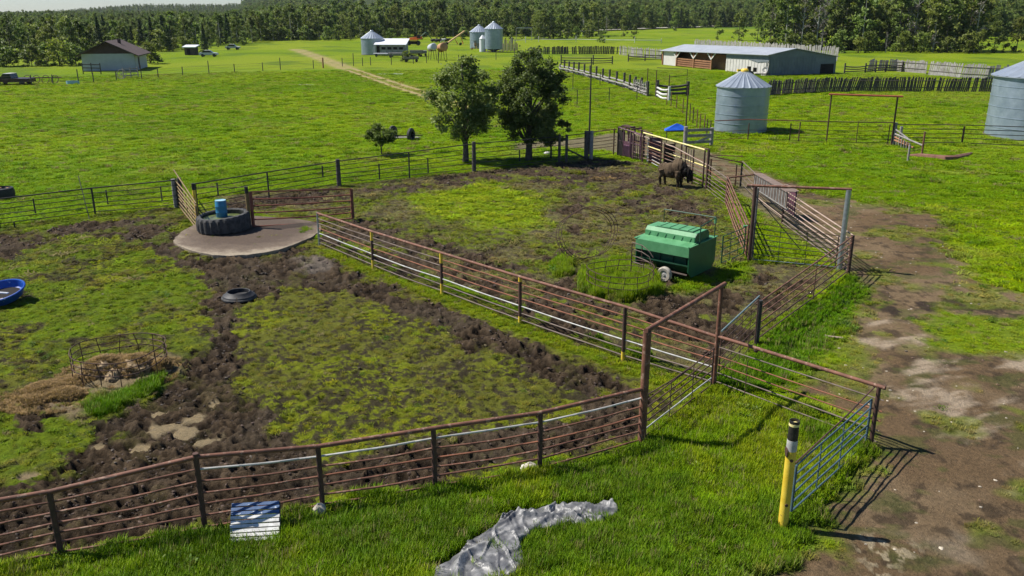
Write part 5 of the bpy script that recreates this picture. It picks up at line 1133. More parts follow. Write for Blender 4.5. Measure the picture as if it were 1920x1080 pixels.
m = MB(); m.tube((-3, 0, .9), (3, .3, .9), .07); m.build('beam', RUSTD, t)
p = P(137, 158); t = thing('stock_tank', 'small pale blue stock tank by the field fence left of the garage', 'tank', p)
m = MB(); m.lathe([(.95, 0), (.98, .5), (.9, .5), (.88, .1), (0, .1)], 24, sx=1.0, sy=.55); m.build('tank_wall', BARRELT, t); m = MB(); m.lathe([(.86, .4), (0, .4)], 24, sx=1.0, sy=.55); m.build('water', BARREL, t, 0)
p = P(357, 103); t = thing('small_hut', 'tiny dark hut with pale flat roof left of the dark tree', 'hut', p)
m = MB(); m.box((0, 1, .95), (2.7, 2.2, 1.9)); m.build('hut_wall', WOODD, t, 0); m = MB(); m.box((0, .9, 2.05), (3.4, 3.0, .22), Euler((R(8), 0, 0)).to_matrix()); m.build('hut_roof', ROOFW, t, 0); m = MB(); m.box((-.3, -.12, .8), (.8, .06, 1.5)); m.build('door', DARKI, t, 0)
# fuel tanks on stands
for (x, y, lab, mt, rr) in ((811, 112, 'grey fuel tank on a tall stand, left of the orange one', GREYV, .8), (830, 112, 'rusty orange fuel tank on a tall stand behind the trees', TANKR, .95)):
    p = P(x, y); t = thing('fuel_tank', lab, 'fuel tank', p, R(25), group='fuel tanks on stands')
    m = MB(); m.lathe([(.0, -1.25), (rr * .8, -1.2), (rr, -1.05), (rr, 1.05), (rr * .8, 1.2), (0, 1.25)], 20, M=Matrix.Rotation(R(80), 4, 'X'), c=(0, 0, 2.7)); m.build('tank', mt, t)
    for sx_ in (-.6, .6):
        for sy_ in (-.8, .8): m = MB(); m.tube((sx_ * 1.2, sy_, 0), (sx_ * .8, sy_, 2.2), .06); m.build('leg', RUSTD, t)
    m = MB(); m.box((0, 0, 2.0), (1.4, 1.8, .1)); m.build('cradle', RUSTD, t, 0)
# orange and yellow machinery
p = P(777, 85); t = thing('combine_header', 'orange and yellow farm machine parked right of the white roofed shed', 'machine', p)
m = MB(); m.box((-.6, 0, 1.1), (3.4, 1.6, 1.2)); m.build('body', YELM, t, 0); m = MB(); m.box((.4, .6, 2.1), (4.2, 1.2, .9), Euler((0, R(-6), 0)).to_matrix()); m.build('hood', ORANGE, t, 0); m = MB(); m.box((1.4, .4, 2.7), (1.1, 1.0, 1.0)); m.build('engine', DKVEH, t, 0)
m = MB(); m.box((-.6, -.85, .8), (3.0, .2, .9)); m.build('reel', DARKI, t, 0)
for x in (-1.6, 1.3): m = MB(); m.lathe([(.75, -.2), (.75, .2)], 16, M=Matrix.Rotation(R(90), 4, 'X'), c=(x, -.6, .75)); m.build('wheel', TYREB, t)
m = MB(); m.tube((.8, .8, 1.5), (3.6, 1.4, 4.0), .12); m.tube((3.6, 1.4, 4.0), (5.4, 1.2, 2.0), .12); m.build('loader_arm', GREEND, t)
# animals lying far off
for i, (x, y, mt, lab) in enumerate([(813, 79, BLACKC, 'black cow lying at the left of the far resting group'), (821, 79.5, BLACKC, 'second black cow of the far resting group'), (829, 79, WHITEC, 'white faced cow in the far resting group'), (838, 78.5, DKVEH, 'dark brown cow at the right of the far resting group')]):
    p = P(x, y); t = thing('cow', lab, 'cow', p, R(10 * i - 10), group='cows resting near the auger')
    m = MB(); m.path([(-1.0, 0, .55), (-.8, 0, .65), (-.2, 0, .72), (.4, 0, .75), (.75, 0, .85), (.95, 0, 1.05), (1.1, -.05, 1.1), (1.32, -.12, .98), (1.42, -.15, .9)], [.25, .42, .48, .46, .36, .22, .2, .15, .09], 12); m.build('cow_body', mt if i != 2 else WHITEC, t)
    for s in (-1, 1):
        m = MB(); m.path([(.5, s * .3, .35), (.75, s * .4, .15), (.45, s * .42, .08)], [.13, .09, .06], 8); m.build('leg', mt, t); m = MB(); m.path([(-.6, s * .35, .4), (-.3, s * .5, .2), (-.65, s * .5, .08)], [.16, .1, .06], 8); m.build('leg', mt, t)
        m = MB(); m.lathe([(0, -.06), (.05, 0), (0, .1)], 6, M=Matrix.Rotation(s * R(100), 4, 'X'), c=(1.08, s * .2 - .05, 1.15)); m.build('ear', mt, t)
# junk by the shed
for i, (x, y, l, h_, mt, lab) in enumerate([(722, 106, 5.5, .35, ROOFW, 'pale flat trailer deck in front of the white roofed shed'), (745, 108, 4.2, .55, WOODG, 'grey low wagon in front of the white roofed shed'), (781, 106, 3.2, .8, WOODD, 'dark crate stack right of the shed bush'), (792, 105, 2.2, .7, WOODG, 'grey tank frame right of the dark crates'), (771, 116, 3.2, .6, DKPIPE, 'dark upturned boat shaped trough at the fence below the shed')]):
    p = P(x, y); t = thing(['flat_trailer', 'wagon', 'crate_stack', 'tank_frame', 'stock_trough'][i], lab, ['trailer', 'wagon', 'crates', 'frame', 'trough'][i], p, R(-3 + 3 * i))
    m = MB(); m.box((0, 0, h_ + .25), (l, 1.6, h_)); m.build('deck', mt, t, 0); m = MB(); m.box((0, -.85, h_ + .28), (l * .96, .08, h_ * .5)); m.build('rim_board', WOODG if i != 3 else mt, t, 0)
    for sx_ in (-.35, .35): m = MB(); m.lathe([(.3, -.1), (.3, .1)], 12, M=Matrix.Rotation(R(90), 4, 'X'), c=(sx_ * l, -.82, .3)); m.build('wheel', TYREB, t)
# upright tyres and wooden frame beyond the back fence
for i, (x, y, lab) in enumerate([(737, 257, 'half buried tyre standing upright at the bare patch, nearer the young tree'), (771, 262, 'half buried tyre standing upright at the right of the bare patch')]):
    p = P(x, y); t = thing('upright_tyre', lab, 'tyre', p, R(70 if i else 62), group='tyres standing half buried')
    m = MB(); m.lathe([(.30, -.14), (.48, -.16), (.58, -.08), (.58, .08), (.48, .16), (.30, .14), (.30, -.14)], 28, M=Matrix.Rotation(R(90), 4, 'X'), c=(0, 0, .42)); m.build('tyre_ring', TYRE, t); m = MB(); m.lathe([(.29, -.05), (.0, -.05)], 20, M=Matrix.Rotation(R(90), 4, 'X'), c=(0, 0, .42)); m.build('dark_core', DARKI, t, 0)  # flat dark disc closes the hole of each tyre
p = P(755, 259); t = thing('scrap_plate', 'flat grey scrap lying between the two upright tyres', 'scrap metal', p)
m = MB(); m.prism([(-.9, -.35), (1.3, -.3), (1.6, .1), (.2, .35), (-1.0, .2)], .02, .1); m.build('plate', WOODG, t, 0); m = MB(); m.beam((-.9, .3, .15), (1.7, .5, .18), .08, .08); m.build('bar', RUSTD, t, 0)
for (x, y, w_, lab) in ((575, 159, 2.6, 'pale flat panel lying alone in the far pasture'), (735, 139, 5.5, 'bright wet patch beside the wheel track')):
    p = P(x, y); m = MB(); m.lathe([(w_ * .5, .0), (w_ * .45, .05), (0, .06)], 14, sy=.5); o = m.build('metal_sheet' if w_ < 3 else 'wet_patch', GREYV if w_ < 3 else ROOFM, None, 0); o.location = p
    if w_ < 3: tag(o, lab, 'panel')
    else: tag(o, kind='structure')
p = P(1026, 289); m = MB(); lump(m, (0, 0, 0), .26, .18, .2, 10, 4, .08, 7); o = m.build('white_pail', WHITEP, None, 40); o.location = p; tag(o, 'small white pail lying in tree shade by the back fence', 'pail')
# ---------------------------------------------------------------- board windbreaks, log fences, wire fences
def windbreak(label, pts, h, pitch, wd, mat, gap=.0, lean=.12, seed=1, rails=True):
    """pts: ground pixels along the foot; boards stand or lean side by side, each its own piece"""
    rs = random.Random(seed); q = [P(x, y) for x, y in pts]; t = thing('windbreak_fence', label, 'fence', q[0])
    um = []
    for v in range(4):
        m = MB(); a = wd / 2 * rs.uniform(.85, 1.1); m.add([(-a, -.02, -.1), (a, -.02, -.1), (a * .9, -.02, 1), (-a, -.02, .97), (-a, .02, -.1), (a, .02, -.1), (a * .9, .02, 1), (-a, .02, .97)], [(0, 1, 2, 3), (4, 5, 6, 7), (0, 1, 5, 4), (1, 2, 6, 5), (2, 3, 7, 6), (3, 0, 4, 7)]); um.append(m.mesh('board', mat, 0))
    n = 0
    tot = sum((b - a).length for a, b in zip(q, q[1:]))
    every = max(pitch, tot / 295)
    ln = 0.0
    for a, b in zip(q, q[1:]):
        L = (b - a).length; d = (b - a) / L; k = int(L / every); base = math.atan2(d.y, d.x)
        for i in range(k):
            if rs.random() < gap: continue
            ln = ln * .9 + rs.uniform(-.05, .05)
            p = a.lerp(b, (i + .5) / k); o = link('board', um[rs.randrange(4)], t)
            o.matrix_basis = Matrix.Translation(p - t.location + Vector((0, 0, 0))) @ Matrix.Rotation(base, 4, 'Z') @ Matrix.Rotation(lean + ln + rs.uniform(-.03, .03), 4, 'Y') @ Matrix.Diagonal((every / pitch * rs.uniform(.8, 1.08), 1, h * rs.uniform(.9, 1.06), 1))
        if rails:
            for z in (h * .3, h * .75): bar(t, 'rail', V(a, z) + Vector((0, -.1, 0)), V(b, z) + Vector((0, -.1, 0)), .05, WOODD)
    return t
windbreak('long dark board windbreak behind the red topped gateway', [(1434, 180), (1470, 177), (1530, 173), (1600, 172), (1720, 172), (1865, 173)], 1.95, .24, .225, WOODD, .07, .14, 4)  # dark wood puts the shade of the backlit side into the boards
windbreak('pale grey slab windbreak rising behind the log corral in the far right paddock', [(1626, 132), (1680, 133), (1735, 137), (1736, 139)], 2.1, .33, .31, SLAB, .02, .10, 5)
windbreak('grey slab windbreak curving towards the right edge bin', [(1737, 140), (1800, 146), (1850, 149), (1885, 150)], 2.35, .34, .32, SLAB, .02, .16, 6)
windbreak('grey slab windbreak behind the roof of the pole barn', [(1300, 96), (1340, 98), (1400, 102), (1470, 108), (1530, 112), (1570, 114)], 3.1, .5, .47, SLAB, .0, .05, 7, False)
windbreak('dark board fence across the far paddock, behind the log fence', [(1015, 101), (1060, 101), (1110, 101), (1165, 101)], 1.9, .42, .38, WOODD, .10, .0, 8)
windbreak('broken pale slab fence left of the pole barn', [(1160, 102), (1190, 106), (1240, 110)], 2.2, .4, .34, SLAB, .2, .05, 9)
def logfence(label, pts, hts, n_rail, mat, post_every=3.2, r_=.09, ph=1.0, zig=.0, seed=2, pmat=None):
    rs = random.Random(seed); q = [P(x, y) for x, y in pts]; t = thing('log_fence', label, 'fence', q[0])
    for (a, b) in zip(q, q[1:]):
        L = (b - a).length; k = max(1, round(L / post_every)); nn = Vector((-(b - a).y, (b - a).x, 0)).normalized()
        for i in range(k):
            p0, p1 = a.lerp(b, i / k), a.lerp(b, (i + 1) / k); bar(t, 'post', V(p0, -.1), V(p0, hts * ph * rs.uniform(.95, 1.1)), r_ * 1.25, pmat or mat)
            for j in range(n_rail):
                z = hts * (j + .7) / n_rail * .85; sh = nn * (zig if j % 2 else -zig); rod(t, 'rail', V(p0, z + rs.uniform(-.05, .05)) + sh, V(p1, z + rs.uniform(-.06, .06)) + sh, r_ * rs.uniform(.8, 1.1), mat)
    bar(t, 'post', V(q[-1], 0), V(q[-1], hts), r_ * 1.3, mat); return t
logfence('jumbled grey log rail fence running away towards the far corrals, behind the right tree', [(1214, 181), (1170, 165), (1130, 153), (1085, 141), (1050, 132)], 1.15, 3, WOODG, 3.4, .13, 1.7, .12, 3, WOODD)
logfence('short picket like log fence stub at the near end of the grey log fence', [(1188, 172), (1215, 181)], 1.7, 4, WOODG, 1.0, .08, 1, .05, 4)
logfence('dark plank corral fence far behind the light pole', [(1052, 120), (1112, 121), (1148, 120)], 1.6, 3, WOODD, 4.5, .10, 1.1, 0, 5)
logfence('low dark pole fence far left of the pole barn', [(1178, 115), (1240, 113)], 1.4, 3, WOODD, 5, .10, 1.0, 0, 6)
logfence('log corral in front of the slab windbreak, far right', [(1583, 137), (1622, 136), (1660, 134), (1722, 134)], 1.5, 3, WOODD, 3.6, .11, 1.15, 0, 7)
logfence('white and brown plank gate wings beside the row of thin posts', [(1231, 183), (1254, 189)], 1.7, 3, WOODL, 3.0, .13, 1.1, 0, 8, WOODD)
logfence('brown plank panel behind the white gate wings', [(1232, 180), (1289, 179)], 1.8, 3, WOODD, 3.5, .16, 1.1, 0, 9)
logfence('far pale post fence at the edge of the scrub', [(960, 80), (1010, 78), (1080, 78), (1190, 80), (1240, 80)], 1.4, 1, WOODL, 9.0, .09, 1.3, 0, 10)
# row of thin posts between pasture and lane
t = thing('post_row', 'row of thin rusty posts running down to the grey board gate', 'fence', P(1262, 205)); row = [(1258, 196, 170), (1268, 204, 175), (1281, 214, 184), (1295, 226, 193), (1305, 236, 200), (1312, 243, 212), (1320, 250, 217), (1328, 256, 224)]
row = [(1250, 197, 168), (1258, 200, 172), (1268, 205, 178), (1280, 214, 184), (1293, 227, 194), (1299, 231, 201), (1306, 240, 205), (1312, 243, 213), (1320, 248, 216), (1325, 252, 223), (1331, 258, 226)]
for x, y, tt in row: post(t, P(x, y), HT(x, y, tt), .05, RUSTD if x % 2 else RUST)
for z in (.5, 1.1): bar(t, 'wire', V(P(1250, 197), z), V(P(1331, 258), z), .012, RUSTD)
for i, (x, y, tt, lab) in enumerate([(1286, 238, 163, 'tall dark post left of the middle grain bin roof'), (1213, 171, 128, 'thinner tall post beside the end of the log fence'), (1229, 181, 132, 'tall brown post by the white gate wings')]):
    t = thing('tall_post', lab, 'post', P(x, y), group='tall lone posts'); h = HT(x, y, tt); m = MB(); m.lathe([(.07, -.1), (.055, h)], 8); m.build('post_body', RUSTD, t); m = MB(); m.lathe([(.09, h), (0, h + .05)], 8); m.build('cap', RUSTD, t)
t = thing('pipe_hoop', 'thin dark hoop of pipe standing in grass right of the tall brown post', 'frame', P(1229, 181)); a, b = P(1229, 181), P(1286, 183)
bar(t, 'top_bar', V(a, 3.6), V(b, 3.5), .035, DKPIPE); bar(t, 'top_bar', V(P(1253, 186), 2.7), V(b, 2.8), .035, DKPIPE); post(t, b, 3.5, .03, DKPIPE); post(t, P(1253, 187), 3.0, .06, RUSTD)
t = thing('wire_fence', 'thin wire fence on dark posts crossing the pasture right of the trees', 'fence', P(1082, 196))
wf = [(1030, 199), (1082, 197), (1142, 192), (1194, 187), (1228, 183)]
for (x, y), (x2, y2) in zip(wf, wf[1:]):
    post(t, P(x, y), 1.75, .045, DKPIPE); 
    for z in (1.72, 1.2, .7): bar(t, 'wire', V(P(x, y), z), V(P(x2, y2), z), .012 if z < 1.7 else .02, DKPIPE)
t = thing('wire_fence', 'second thin wire fence further back right of the trees', 'fence', P(1074, 166)); wf = [(1050, 165), (1074, 166), (1125, 160), (1165, 158)]
for (x, y), (x2, y2) in zip(wf, wf[1:]):
    post(t, P(x, y), 1.9, .05, DKPIPE); bar(t, 'wire', V(P(x, y), 1.85), V(P(x2, y2), 1.85), .02, DKPIPE)
t = thing('wire_fence', 'post and wire fence across the left pasture, past the garage', 'fence', P(220, 152))
lf = [(-80, 163), (0, 162), (60, 160), (100, 159), (148, 158), (176, 155), (219, 152), (266, 148), (297, 146), (343, 142), (392, 138), (440, 136), (493, 133), (526, 131), (588, 128), (606, 127)]
for i, ((x, y), (x2, y2)) in enumerate(zip(lf, lf[1:])):
    post(t, P(x, y), 1.5 + (.7 if i % 3 == 1 else 0), .075, WOODD)
    for z in (.5, 1.0, 1.35): bar(t, 'wire', V(P(x, y), z), V(P(x2, y2), z), .012, RODG)
post(t, P(606, 127), 1.9, .16, TANKR)
t = thing('wire_fence', 'weedy post and wire fence below the far shed and the fuel tanks', 'fence', P(680, 123))
lf = [(642, 124), (663, 123), (680, 123), (695, 122), (734, 121), (775, 119), (800, 118), (822, 118), (860, 117), (930, 112), (965, 110), (1000, 108)]
for i, ((x, y), (x2, y2)) in enumerate(zip(lf, lf[1:])):
    post(t, P(x, y), 1.6 + (.8 if i % 3 == 1 else 0), .075, WOODD)
    for z in (.5, 1.0, 1.4): bar(t, 'wire', V(P(x, y), z), V(P(x2, y2), z), .012, RODG)
t = thing('picket_stack', 'tan stakes and scrap stacked right of the far bins', 'fence', P(955, 96))
for k in range(16): p = P(937 + 2.2 * k, 96 - (k % 3)); post(t, p, random.uniform(1.8, 3.4), .12, [TAN, WOODG, WOODD][k % 3], 'stake')
t = thing('sprinkler_boom', 'pale horizontal boom on thin posts right of the far bins', 'boom', P(975, 80)); a, b = P(968, 76), P(997, 76); bar(t, 'boom_pipe', V(a, 4.4), V(b, 4.4), .12, GALV); post(t, a, 4.4, .08, WOODG); post(t, b, 4.4, .08, WOODG)

# ---------------------------------------------------------------- trees
def leafmesh(name, C, size, mat, flat=.5, bl=None, seed=0, tri=False):
    """one small face per leaf or leaf clump at the points C"""
    rs = np.random.RandomState(seed); n = len(C)
    d = rs.normal(size=(n, 3)); d[:, 2] *= .5; d /= np.linalg.norm(d, axis=1)[:, None]
    e = np.cross(d, rs.normal(size=(n, 3))); e /= np.linalg.norm(e, axis=1)[:, None]
    s = size * rs.uniform(.6, 1.3, n)[:, None]
    a = C + d * s; b = C + e * s * flat; c = C - d * s * .8; f = C - e * s * flat
    if tri: co = np.stack([a, b, f], 1).reshape(-1, 3); k = 3
    else: co = np.stack([a, b, c, f], 1).reshape(-1, 3); k = 4
    me = bpy.data.meshes.new(name); me.vertices.add(len(co)); me.vertices.foreach_set('co', co.astype(np.float32).ravel())
    me.loops.add(len(co)); me.loops.foreach_set('vertex_index', np.arange(len(co), dtype=np.int32)); me.polygons.add(n); me.polygons.foreach_set('loop_start', np.arange(0, n * k, k, dtype=np.int32)); me.update(calc_edges=True)
    v = rs.uniform(0, 1, n) if bl is None else np.clip(bl + rs.uniform(-.25, .25, n), 0, 1)
    attr_mesh(me, 'bl', 'FLOAT', 'POINT', np.repeat(v, k), 'value'); me.materials.append(mat); return me
def clumpy(centres, radii, per, seed=0, squash=.8, hollow=.45):
    rs = np.random.RandomState(seed); out = []; bl = []
    for c, r in zip(centres, radii):
        n = int(per * (r / np.mean(radii)) ** 2); v = rs.normal(size=(n, 3)); v /= np.linalg.norm(v, axis=1)[:, None]
        q = np.clip(np.abs(rs.normal(.55, .38, n)), 0, 1.7)[:, None]; v = v * q * r; v[:, 2] *= squash; out.append(v + c); bl.append(np.full(n, rs.uniform(.15, .85)))
    return np.concatenate(out), np.concatenate(bl)
def big_tree(label, base, h, crown_r, z0, per, n_cl, seed, leaf, mat, trunk_r=.2, lean=(0, 0), sxy=(1, 1), bark=None):
    rs = np.random.RandomState(seed); t = thing('broadleaf_tree', label, 'tree', base)
    cz = (h + z0) / 2; hz = (h - z0) / 2; cs = []; rr = []
    while len(cs) < n_cl:
        v = rs.normal(size=3); v /= np.linalg.norm(v); q = rs.uniform(.35, 1) ** .6; v = v * q
        wz = 1.0 - .28 * max(v[2], 0) ** 2
        c = np.array([v[0] * crown_r * wz * sxy[0] + lean[0] * (v[2] + 1), v[1] * crown_r * wz * sxy[1], cz + v[2] * hz * .93]); cs.append(c); rr.append(rs.uniform(.13, .27) * crown_r)
    C, bl = clumpy(cs, rr, per, seed); link('crown', leafmesh('crown', C, leaf, mat, .55, bl, seed), t)
    m = MB(); pts = [Vector((0, 0, -.1)), Vector((.03, 0, z0 * .6)), Vector((lean[0] * .3, .03, z0 + hz * .5)), Vector((lean[0], 0, z0 + hz * 1.2)), Vector((lean[0] * 1.4, 0, h * .9))]
    m.path(pts, [trunk_r * 1.3, trunk_r, trunk_r * .75, trunk_r * .45, .04], 10)
    order = rs.permutation(len(cs))[:26]
    for i in order:
        c = Vector(cs[i]); zb = min(max(z0 * .9, c.z - hz * .7), h * .8); s = Vector((lean[0] * zb / h, 0, zb)); mid_ = s.lerp(c, .5) + Vector((0, 0, .15)); m.path([s, mid_, c], [trunk_r * .35, trunk_r * .2, .02], 6)
    m.build('trunk', bark or BARK, t, 60); return t
b1 = P(873, 303); b2_ = P(991, 300)
big_tree('rounded broadleaf tree at left of the pair behind the pens', b1, HT(873, 303, 100), 2.4, 1.3, 170, 115, 11, .115, LEAF, .2, (-.1, 0), (1.02, 1))
big_tree('taller darker broadleaf tree at right of the pair behind the pens', b2_, HT(991, 300, 84), 2.4, 1.1, 175, 130, 12, .115, LEAF, .24, (.15, 0), (1.05, 1))
q = P(1040, 290) ; big_tree('low spreading side growth right of the taller tree, hanging over the fence', Vector((q.x - .4, b2_.y + .4, 0)), 3.9, 1.5, 1.0, 200, 42, 14, .11, LEAF, .07)
big_tree('small pale leaved young tree beyond the back fence', P(713, 293) + Vector((0, .6, 0)), HT(713, 291, 232), 1.3, .7, 110, 44, 13, .085, LEAFL, .045)
# prototypes for woods, meshes shared by all copies
def proto_round(seed, h, r, n_cl, per, leaf, mat, z0=.15, squash=.8, top=.3):
    rs = np.random.RandomState(seed); cs = []; rr = []
    for i in range(n_cl):
        z = rs.uniform(z0, 1); wdt = r * (math.sin(math.pi * min(1, (z - z0) / (1 - z0) * .80 + .18)) ** .7); a = rs.uniform(0, 2 * math.pi); q = rs.uniform(.3, 1)
        cs.append(np.array([wdt * q * math.cos(a), wdt * q * math.sin(a), z * h * .96])); rr.append(rs.uniform(.20, .42) * r)
    C, bl = clumpy(cs, rr, per, seed, squash, .3); C[:, 2] = np.maximum(C[:, 2], .15); return leafmesh('crown', C, leaf, mat, .6, bl, seed)
def proto_spruce(seed, h, r, n, leaf):
    rs = np.random.RandomState(seed); z = rs.uniform(.06, 1, n) ** 1.1; lay = (np.sin(z * 48 + rs.uniform(0, .8, n)) * .5 + .5); wdt = r * (1 - z) ** .9 * (.55 + .45 * lay) + .05; a = rs.uniform(0, 2 * math.pi, n); q = rs.uniform(.35, 1, n) ** .6
    wdt = wdt * (1 + .2 * np.sin(a * 5 + seed)); C = np.stack([wdt * q * np.cos(a), wdt * q * np.sin(a), z * h - .25 * wdt * q], 1); return leafmesh('crown', C, leaf, LEAFC, .5, q * .8, seed)
def trunkmesh(h, r, mat, limbs=0, seed=0):
    m = MB(); m.path([(0, 0, -.3), (.05, 0, h * .4), (-.05, .05, h * .9)], [r, r * .7, r * .2], 6)
    rs = random.Random(seed)
    for i in range(limbs): a = rs.uniform(0, 6.28); z = rs.uniform(.3, .85) * h; m.path([(0, 0, z), (math.cos(a) * h * .12, math.sin(a) * h * .12, z + h * .12)], [r * .4, r * .1], 4)
    return m.mesh('trunk', mat, 60)
PR = dict(
    aspen=[(proto_round(s, 12, 2.7, 30, 58, .30, LEAFT, .05), trunkmesh(11, .16, BIRCH, 3, s)) for s in (31, 32, 33, 34)],
    poplar=[(proto_round(s, 15, 3.1, 36, 62, .33, LEAFT, .04), trunkmesh(13, .2, BARK, 4, s)) for s in (41, 42, 43)],
    light=[(proto_round(s, 10, 3.0, 28, 62, .29, LEAFL, .0), trunkmesh(8, .14, BARK, 3, s)) for s in (51, 52)],
    bush=[(proto_round(s, 4.2, 2.5, 18, 62, .24, LEAFL if s % 2 else LEAFT, .0, .7), trunkmesh(3, .1, BARK, 3, s)) for s in (61, 62, 63)],
    spruce=[(proto_spruce(s, 11, 2.3, 1700, .30), trunkmesh(10, .15, BARK, 0, s)) for s in (71, 72)],
    dead=[(proto_round(s, 11, 1.9, 14, 26, .20, LEAFG, .25), trunkmesh(11, .12, BIRCH, 9, s)) for s in (81, 82)])
KL = dict(aspen='aspen', poplar='poplar', light='light', bush='bush', spruce='spruce', dead='dead')
NM = dict(aspen='aspen_tree', poplar='poplar_tree', light='willow_tree', bush='bush', spruce='spruce_tree', dead='bare_tree')
CT_ = dict(aspen='tree', poplar='tree', light='tree', bush='bush', spruce='tree', dead='tree')
def place(kind, p, s, label, group, sz=1.0, rs=random):
    cr, tr = rs.choice(PR[kind]); t = thing(NM[kind], label, CT_[kind], p, rs.uniform(0, 6.28), group); t.scale = (s, s, s * sz)
    link('crown', cr, t); link('trunk', tr, t); return t
rs = random.Random(5)
def zat(p): return float(hill(np.array([p.x]), np.array([p.y]))[0]) if math.hypot(p.x, p.y) > 170 else 0.0
def belt(x0, x1, y0, y1, n, kinds, hh, rows, label, group, dy=6.0, jit=5.0):
    """a stretch of wood edge: n trees in each of some rows, each row further from the viewer"""
    for r_ in range(rows):
        for i in range(n):
            f = (i + rs.uniform(.15, .85)) / n; x = x0 + (x1 - x0) * f; yb = y0 + (y1 - y0) * f
            k = rs.choice(kinds); p = P(x, yb); u = Vector((p.x, p.y, 0)).normalized(); p = p + u * (r_ * dy + rs.uniform(-jit, jit) * .5); p.z = zat(p) - .1
            h0 = dict(aspen=12, poplar=15, light=10, bush=4.2, spruce=11, dead=11)[k]; s = hh * rs.uniform(.72, 1.15) / h0
            if k == 'bush': s = rs.uniform(.8, 1.3)
            if k == 'light': s *= .85
            W1 = ['front', 'second', 'third'][r_]; lab = '%s, %s from the left in the %s row %s' % (KIND_[k], ORD(i + 1), W1, label); place(k, p, s, lab, group, rs=rs)
KIND_ = dict(aspen='green aspen', poplar='dark poplar', light='light willow', bush='round bush', spruce='pointed spruce', dead='bare tree')
ORD = lambda i: ['first', 'second', 'third', 'fourth', 'fifth', 'sixth', 'seventh', 'eighth', 'ninth', 'tenth', '11th', '12th', '13th', '14th', '15th', '16th', '17th', '18th', '19th', '20th', '21st', '22nd', '23rd', '24th', '25th', '26th'][i - 1]
lb = lambda where: where if True else dict(aspen='green aspen in the wood ' + where, poplar='tall dark poplar in the wood ' + where, light='lighter green willow at the edge of the wood ' + where, bush='rounded bush at the foot of the wood ' + where, spruce='dark pointed spruce in the wood ' + where, dead='bare grey trunked tree in the wood ' + where)
belt(-120, 160, 112, 108, 13, ['aspen', 'poplar', 'aspen', 'light'], 8.8, 3, lb('behind the garage, far left'), 'trees of the far left wood')
belt(-60, 150, 124, 121, 9, ['bush', 'bush', 'light'], 4.5, 1, lb('at the far left field corner'), 'bushes at the far left field corner')
belt(160, 330, 104, 92, 9, ['aspen', 'light', 'poplar', 'spruce'], 8.3, 3, lb('behind the garage roof'), 'trees behind the garage roof')
belt(300, 480, 90, 80, 9, ['spruce', 'aspen', 'aspen', 'poplar'], 9.6, 3, lb('right of the garage'), 'trees right of the garage')
belt(470, 720, 77, 70, 15, ['poplar', 'aspen', 'light', 'aspen', 'aspen'], 12.0, 3, lb('at the pasture top'), 'trees along the top of the pasture')
belt(700, 1010, 69, 68, 17, ['poplar', 'aspen', 'light', 'aspen'], 13.5, 3, lb('behind the far shed and bins'), 'trees behind the far bins', 7)
belt(1000, 1130, 74, 66, 9, ['aspen', 'poplar', 'light', 'aspen'], 13.5, 2, lb('behind the far paddock'), 'trees behind the far paddock', 7)
belt(1440, 1835, 92, 98, 21, ['aspen', 'poplar', 'light', 'dead', 'aspen', 'poplar'], 16.5, 3, lb('behind the right paddock'), 'tall trees behind the right paddock', 6)
belt(1825, 1990, 62, 60, 7, ['aspen', 'poplar', 'light'], 18, 2, lb('beyond the far right field'), 'trees beyond the far right field', 6)
belt(1960, 2200, 98, 98, 6, ['aspen', 'poplar'], 17.5, 2, lb('past the right edge bin'), 'trees past the right edge bin', 6)
belt(150, 470, 106, 84, 14, ['bush', 'light'], 3.6, 1, lb('at the wood by the garage'), 'bushes before the wood right of the garage')
belt(480, 1120, 76, 72, 26, ['bush', 'bush', 'light'], 5.0, 1, lb('before the far wood'), 'bushes before the far wood')
belt(1440, 1830, 97, 100, 13, ['bush', 'dead', 'bush'], 6.0, 1, lb('before the tall right wood'), 'undergrowth bushes before the tall right wood')
# trees one can tell apart
def single(kind, x, yb, yt, label, sz=1.0):
    p = P(x, yb); h = HT(x, yb, yt); h0 = dict(aspen=12, poplar=15, light=10, bush=4.2, spruce=11, dead=11)[kind]; return place(kind, Vector((p.x, p.y, zat(p) - .1)), h / h0, label, None, sz, rs)
single('spruce', 385, 103, 44, 'lone dark bushy spruce beside the small hut')
single('spruce', 318, 96, 46, 'blue green spruce standing before the wood right of the garage')
single('bush', 283, 119, 78, 'big rounded bush at the right corner of the garage')
single('bush', 268, 117, 88, 'smaller bush touching the garage side wall')
single('bush', 60, 124, 84, 'broad grey green bush at the left field corner')
single('bush', 12, 125, 86, 'broad bush cut off by the left edge above the truck')
single('bush', 128, 120, 82, 'broad bush left of the garage')
single('bush', 762, 116, 94, 'small dark bush in front of the white roofed shed')
single('bush', 760, 72, 54, 'brownish bush behind the white roofed shed')
single('light', 1385, 76, 18, 'large light green willow standing out behind the pole barn')
single('light', 1345, 74, 40, 'lower light green willow left of the large one behind the barn')
single('light', 1266, 57, 22, 'slim light green tree by the pale road', 1.0)
single('light', 1168, 68, 30, 'slim light green willow over the far scrub')
single('light', 1190, 72, 46, 'small willow bush right of the slim one')
single('aspen', 1117, 58, 26, 'thin young aspen left of the bare pale tree')
single('dead', 1137, 58, 28, 'bare pale tree by the start of the gravel road')
single('bush', 1130, 80, 58, 'grey brown scrub bush in the far paddock')
single('light', 1862, 99, 38, 'broad light green tree at the right end of the tall wood')
single('light', 1836, 99, 52, 'bushy light green tree right of the dark shaded wood')
single('light', 1880, 98, 66, 'low light green shrub tree above the slab windbreak at the far right')
single('light', 1420, 78, 22, 'tall light willow between the barn roof and the tall wood')
single('light', 1905, 96, 30, 'tall light tree above the right edge bin')

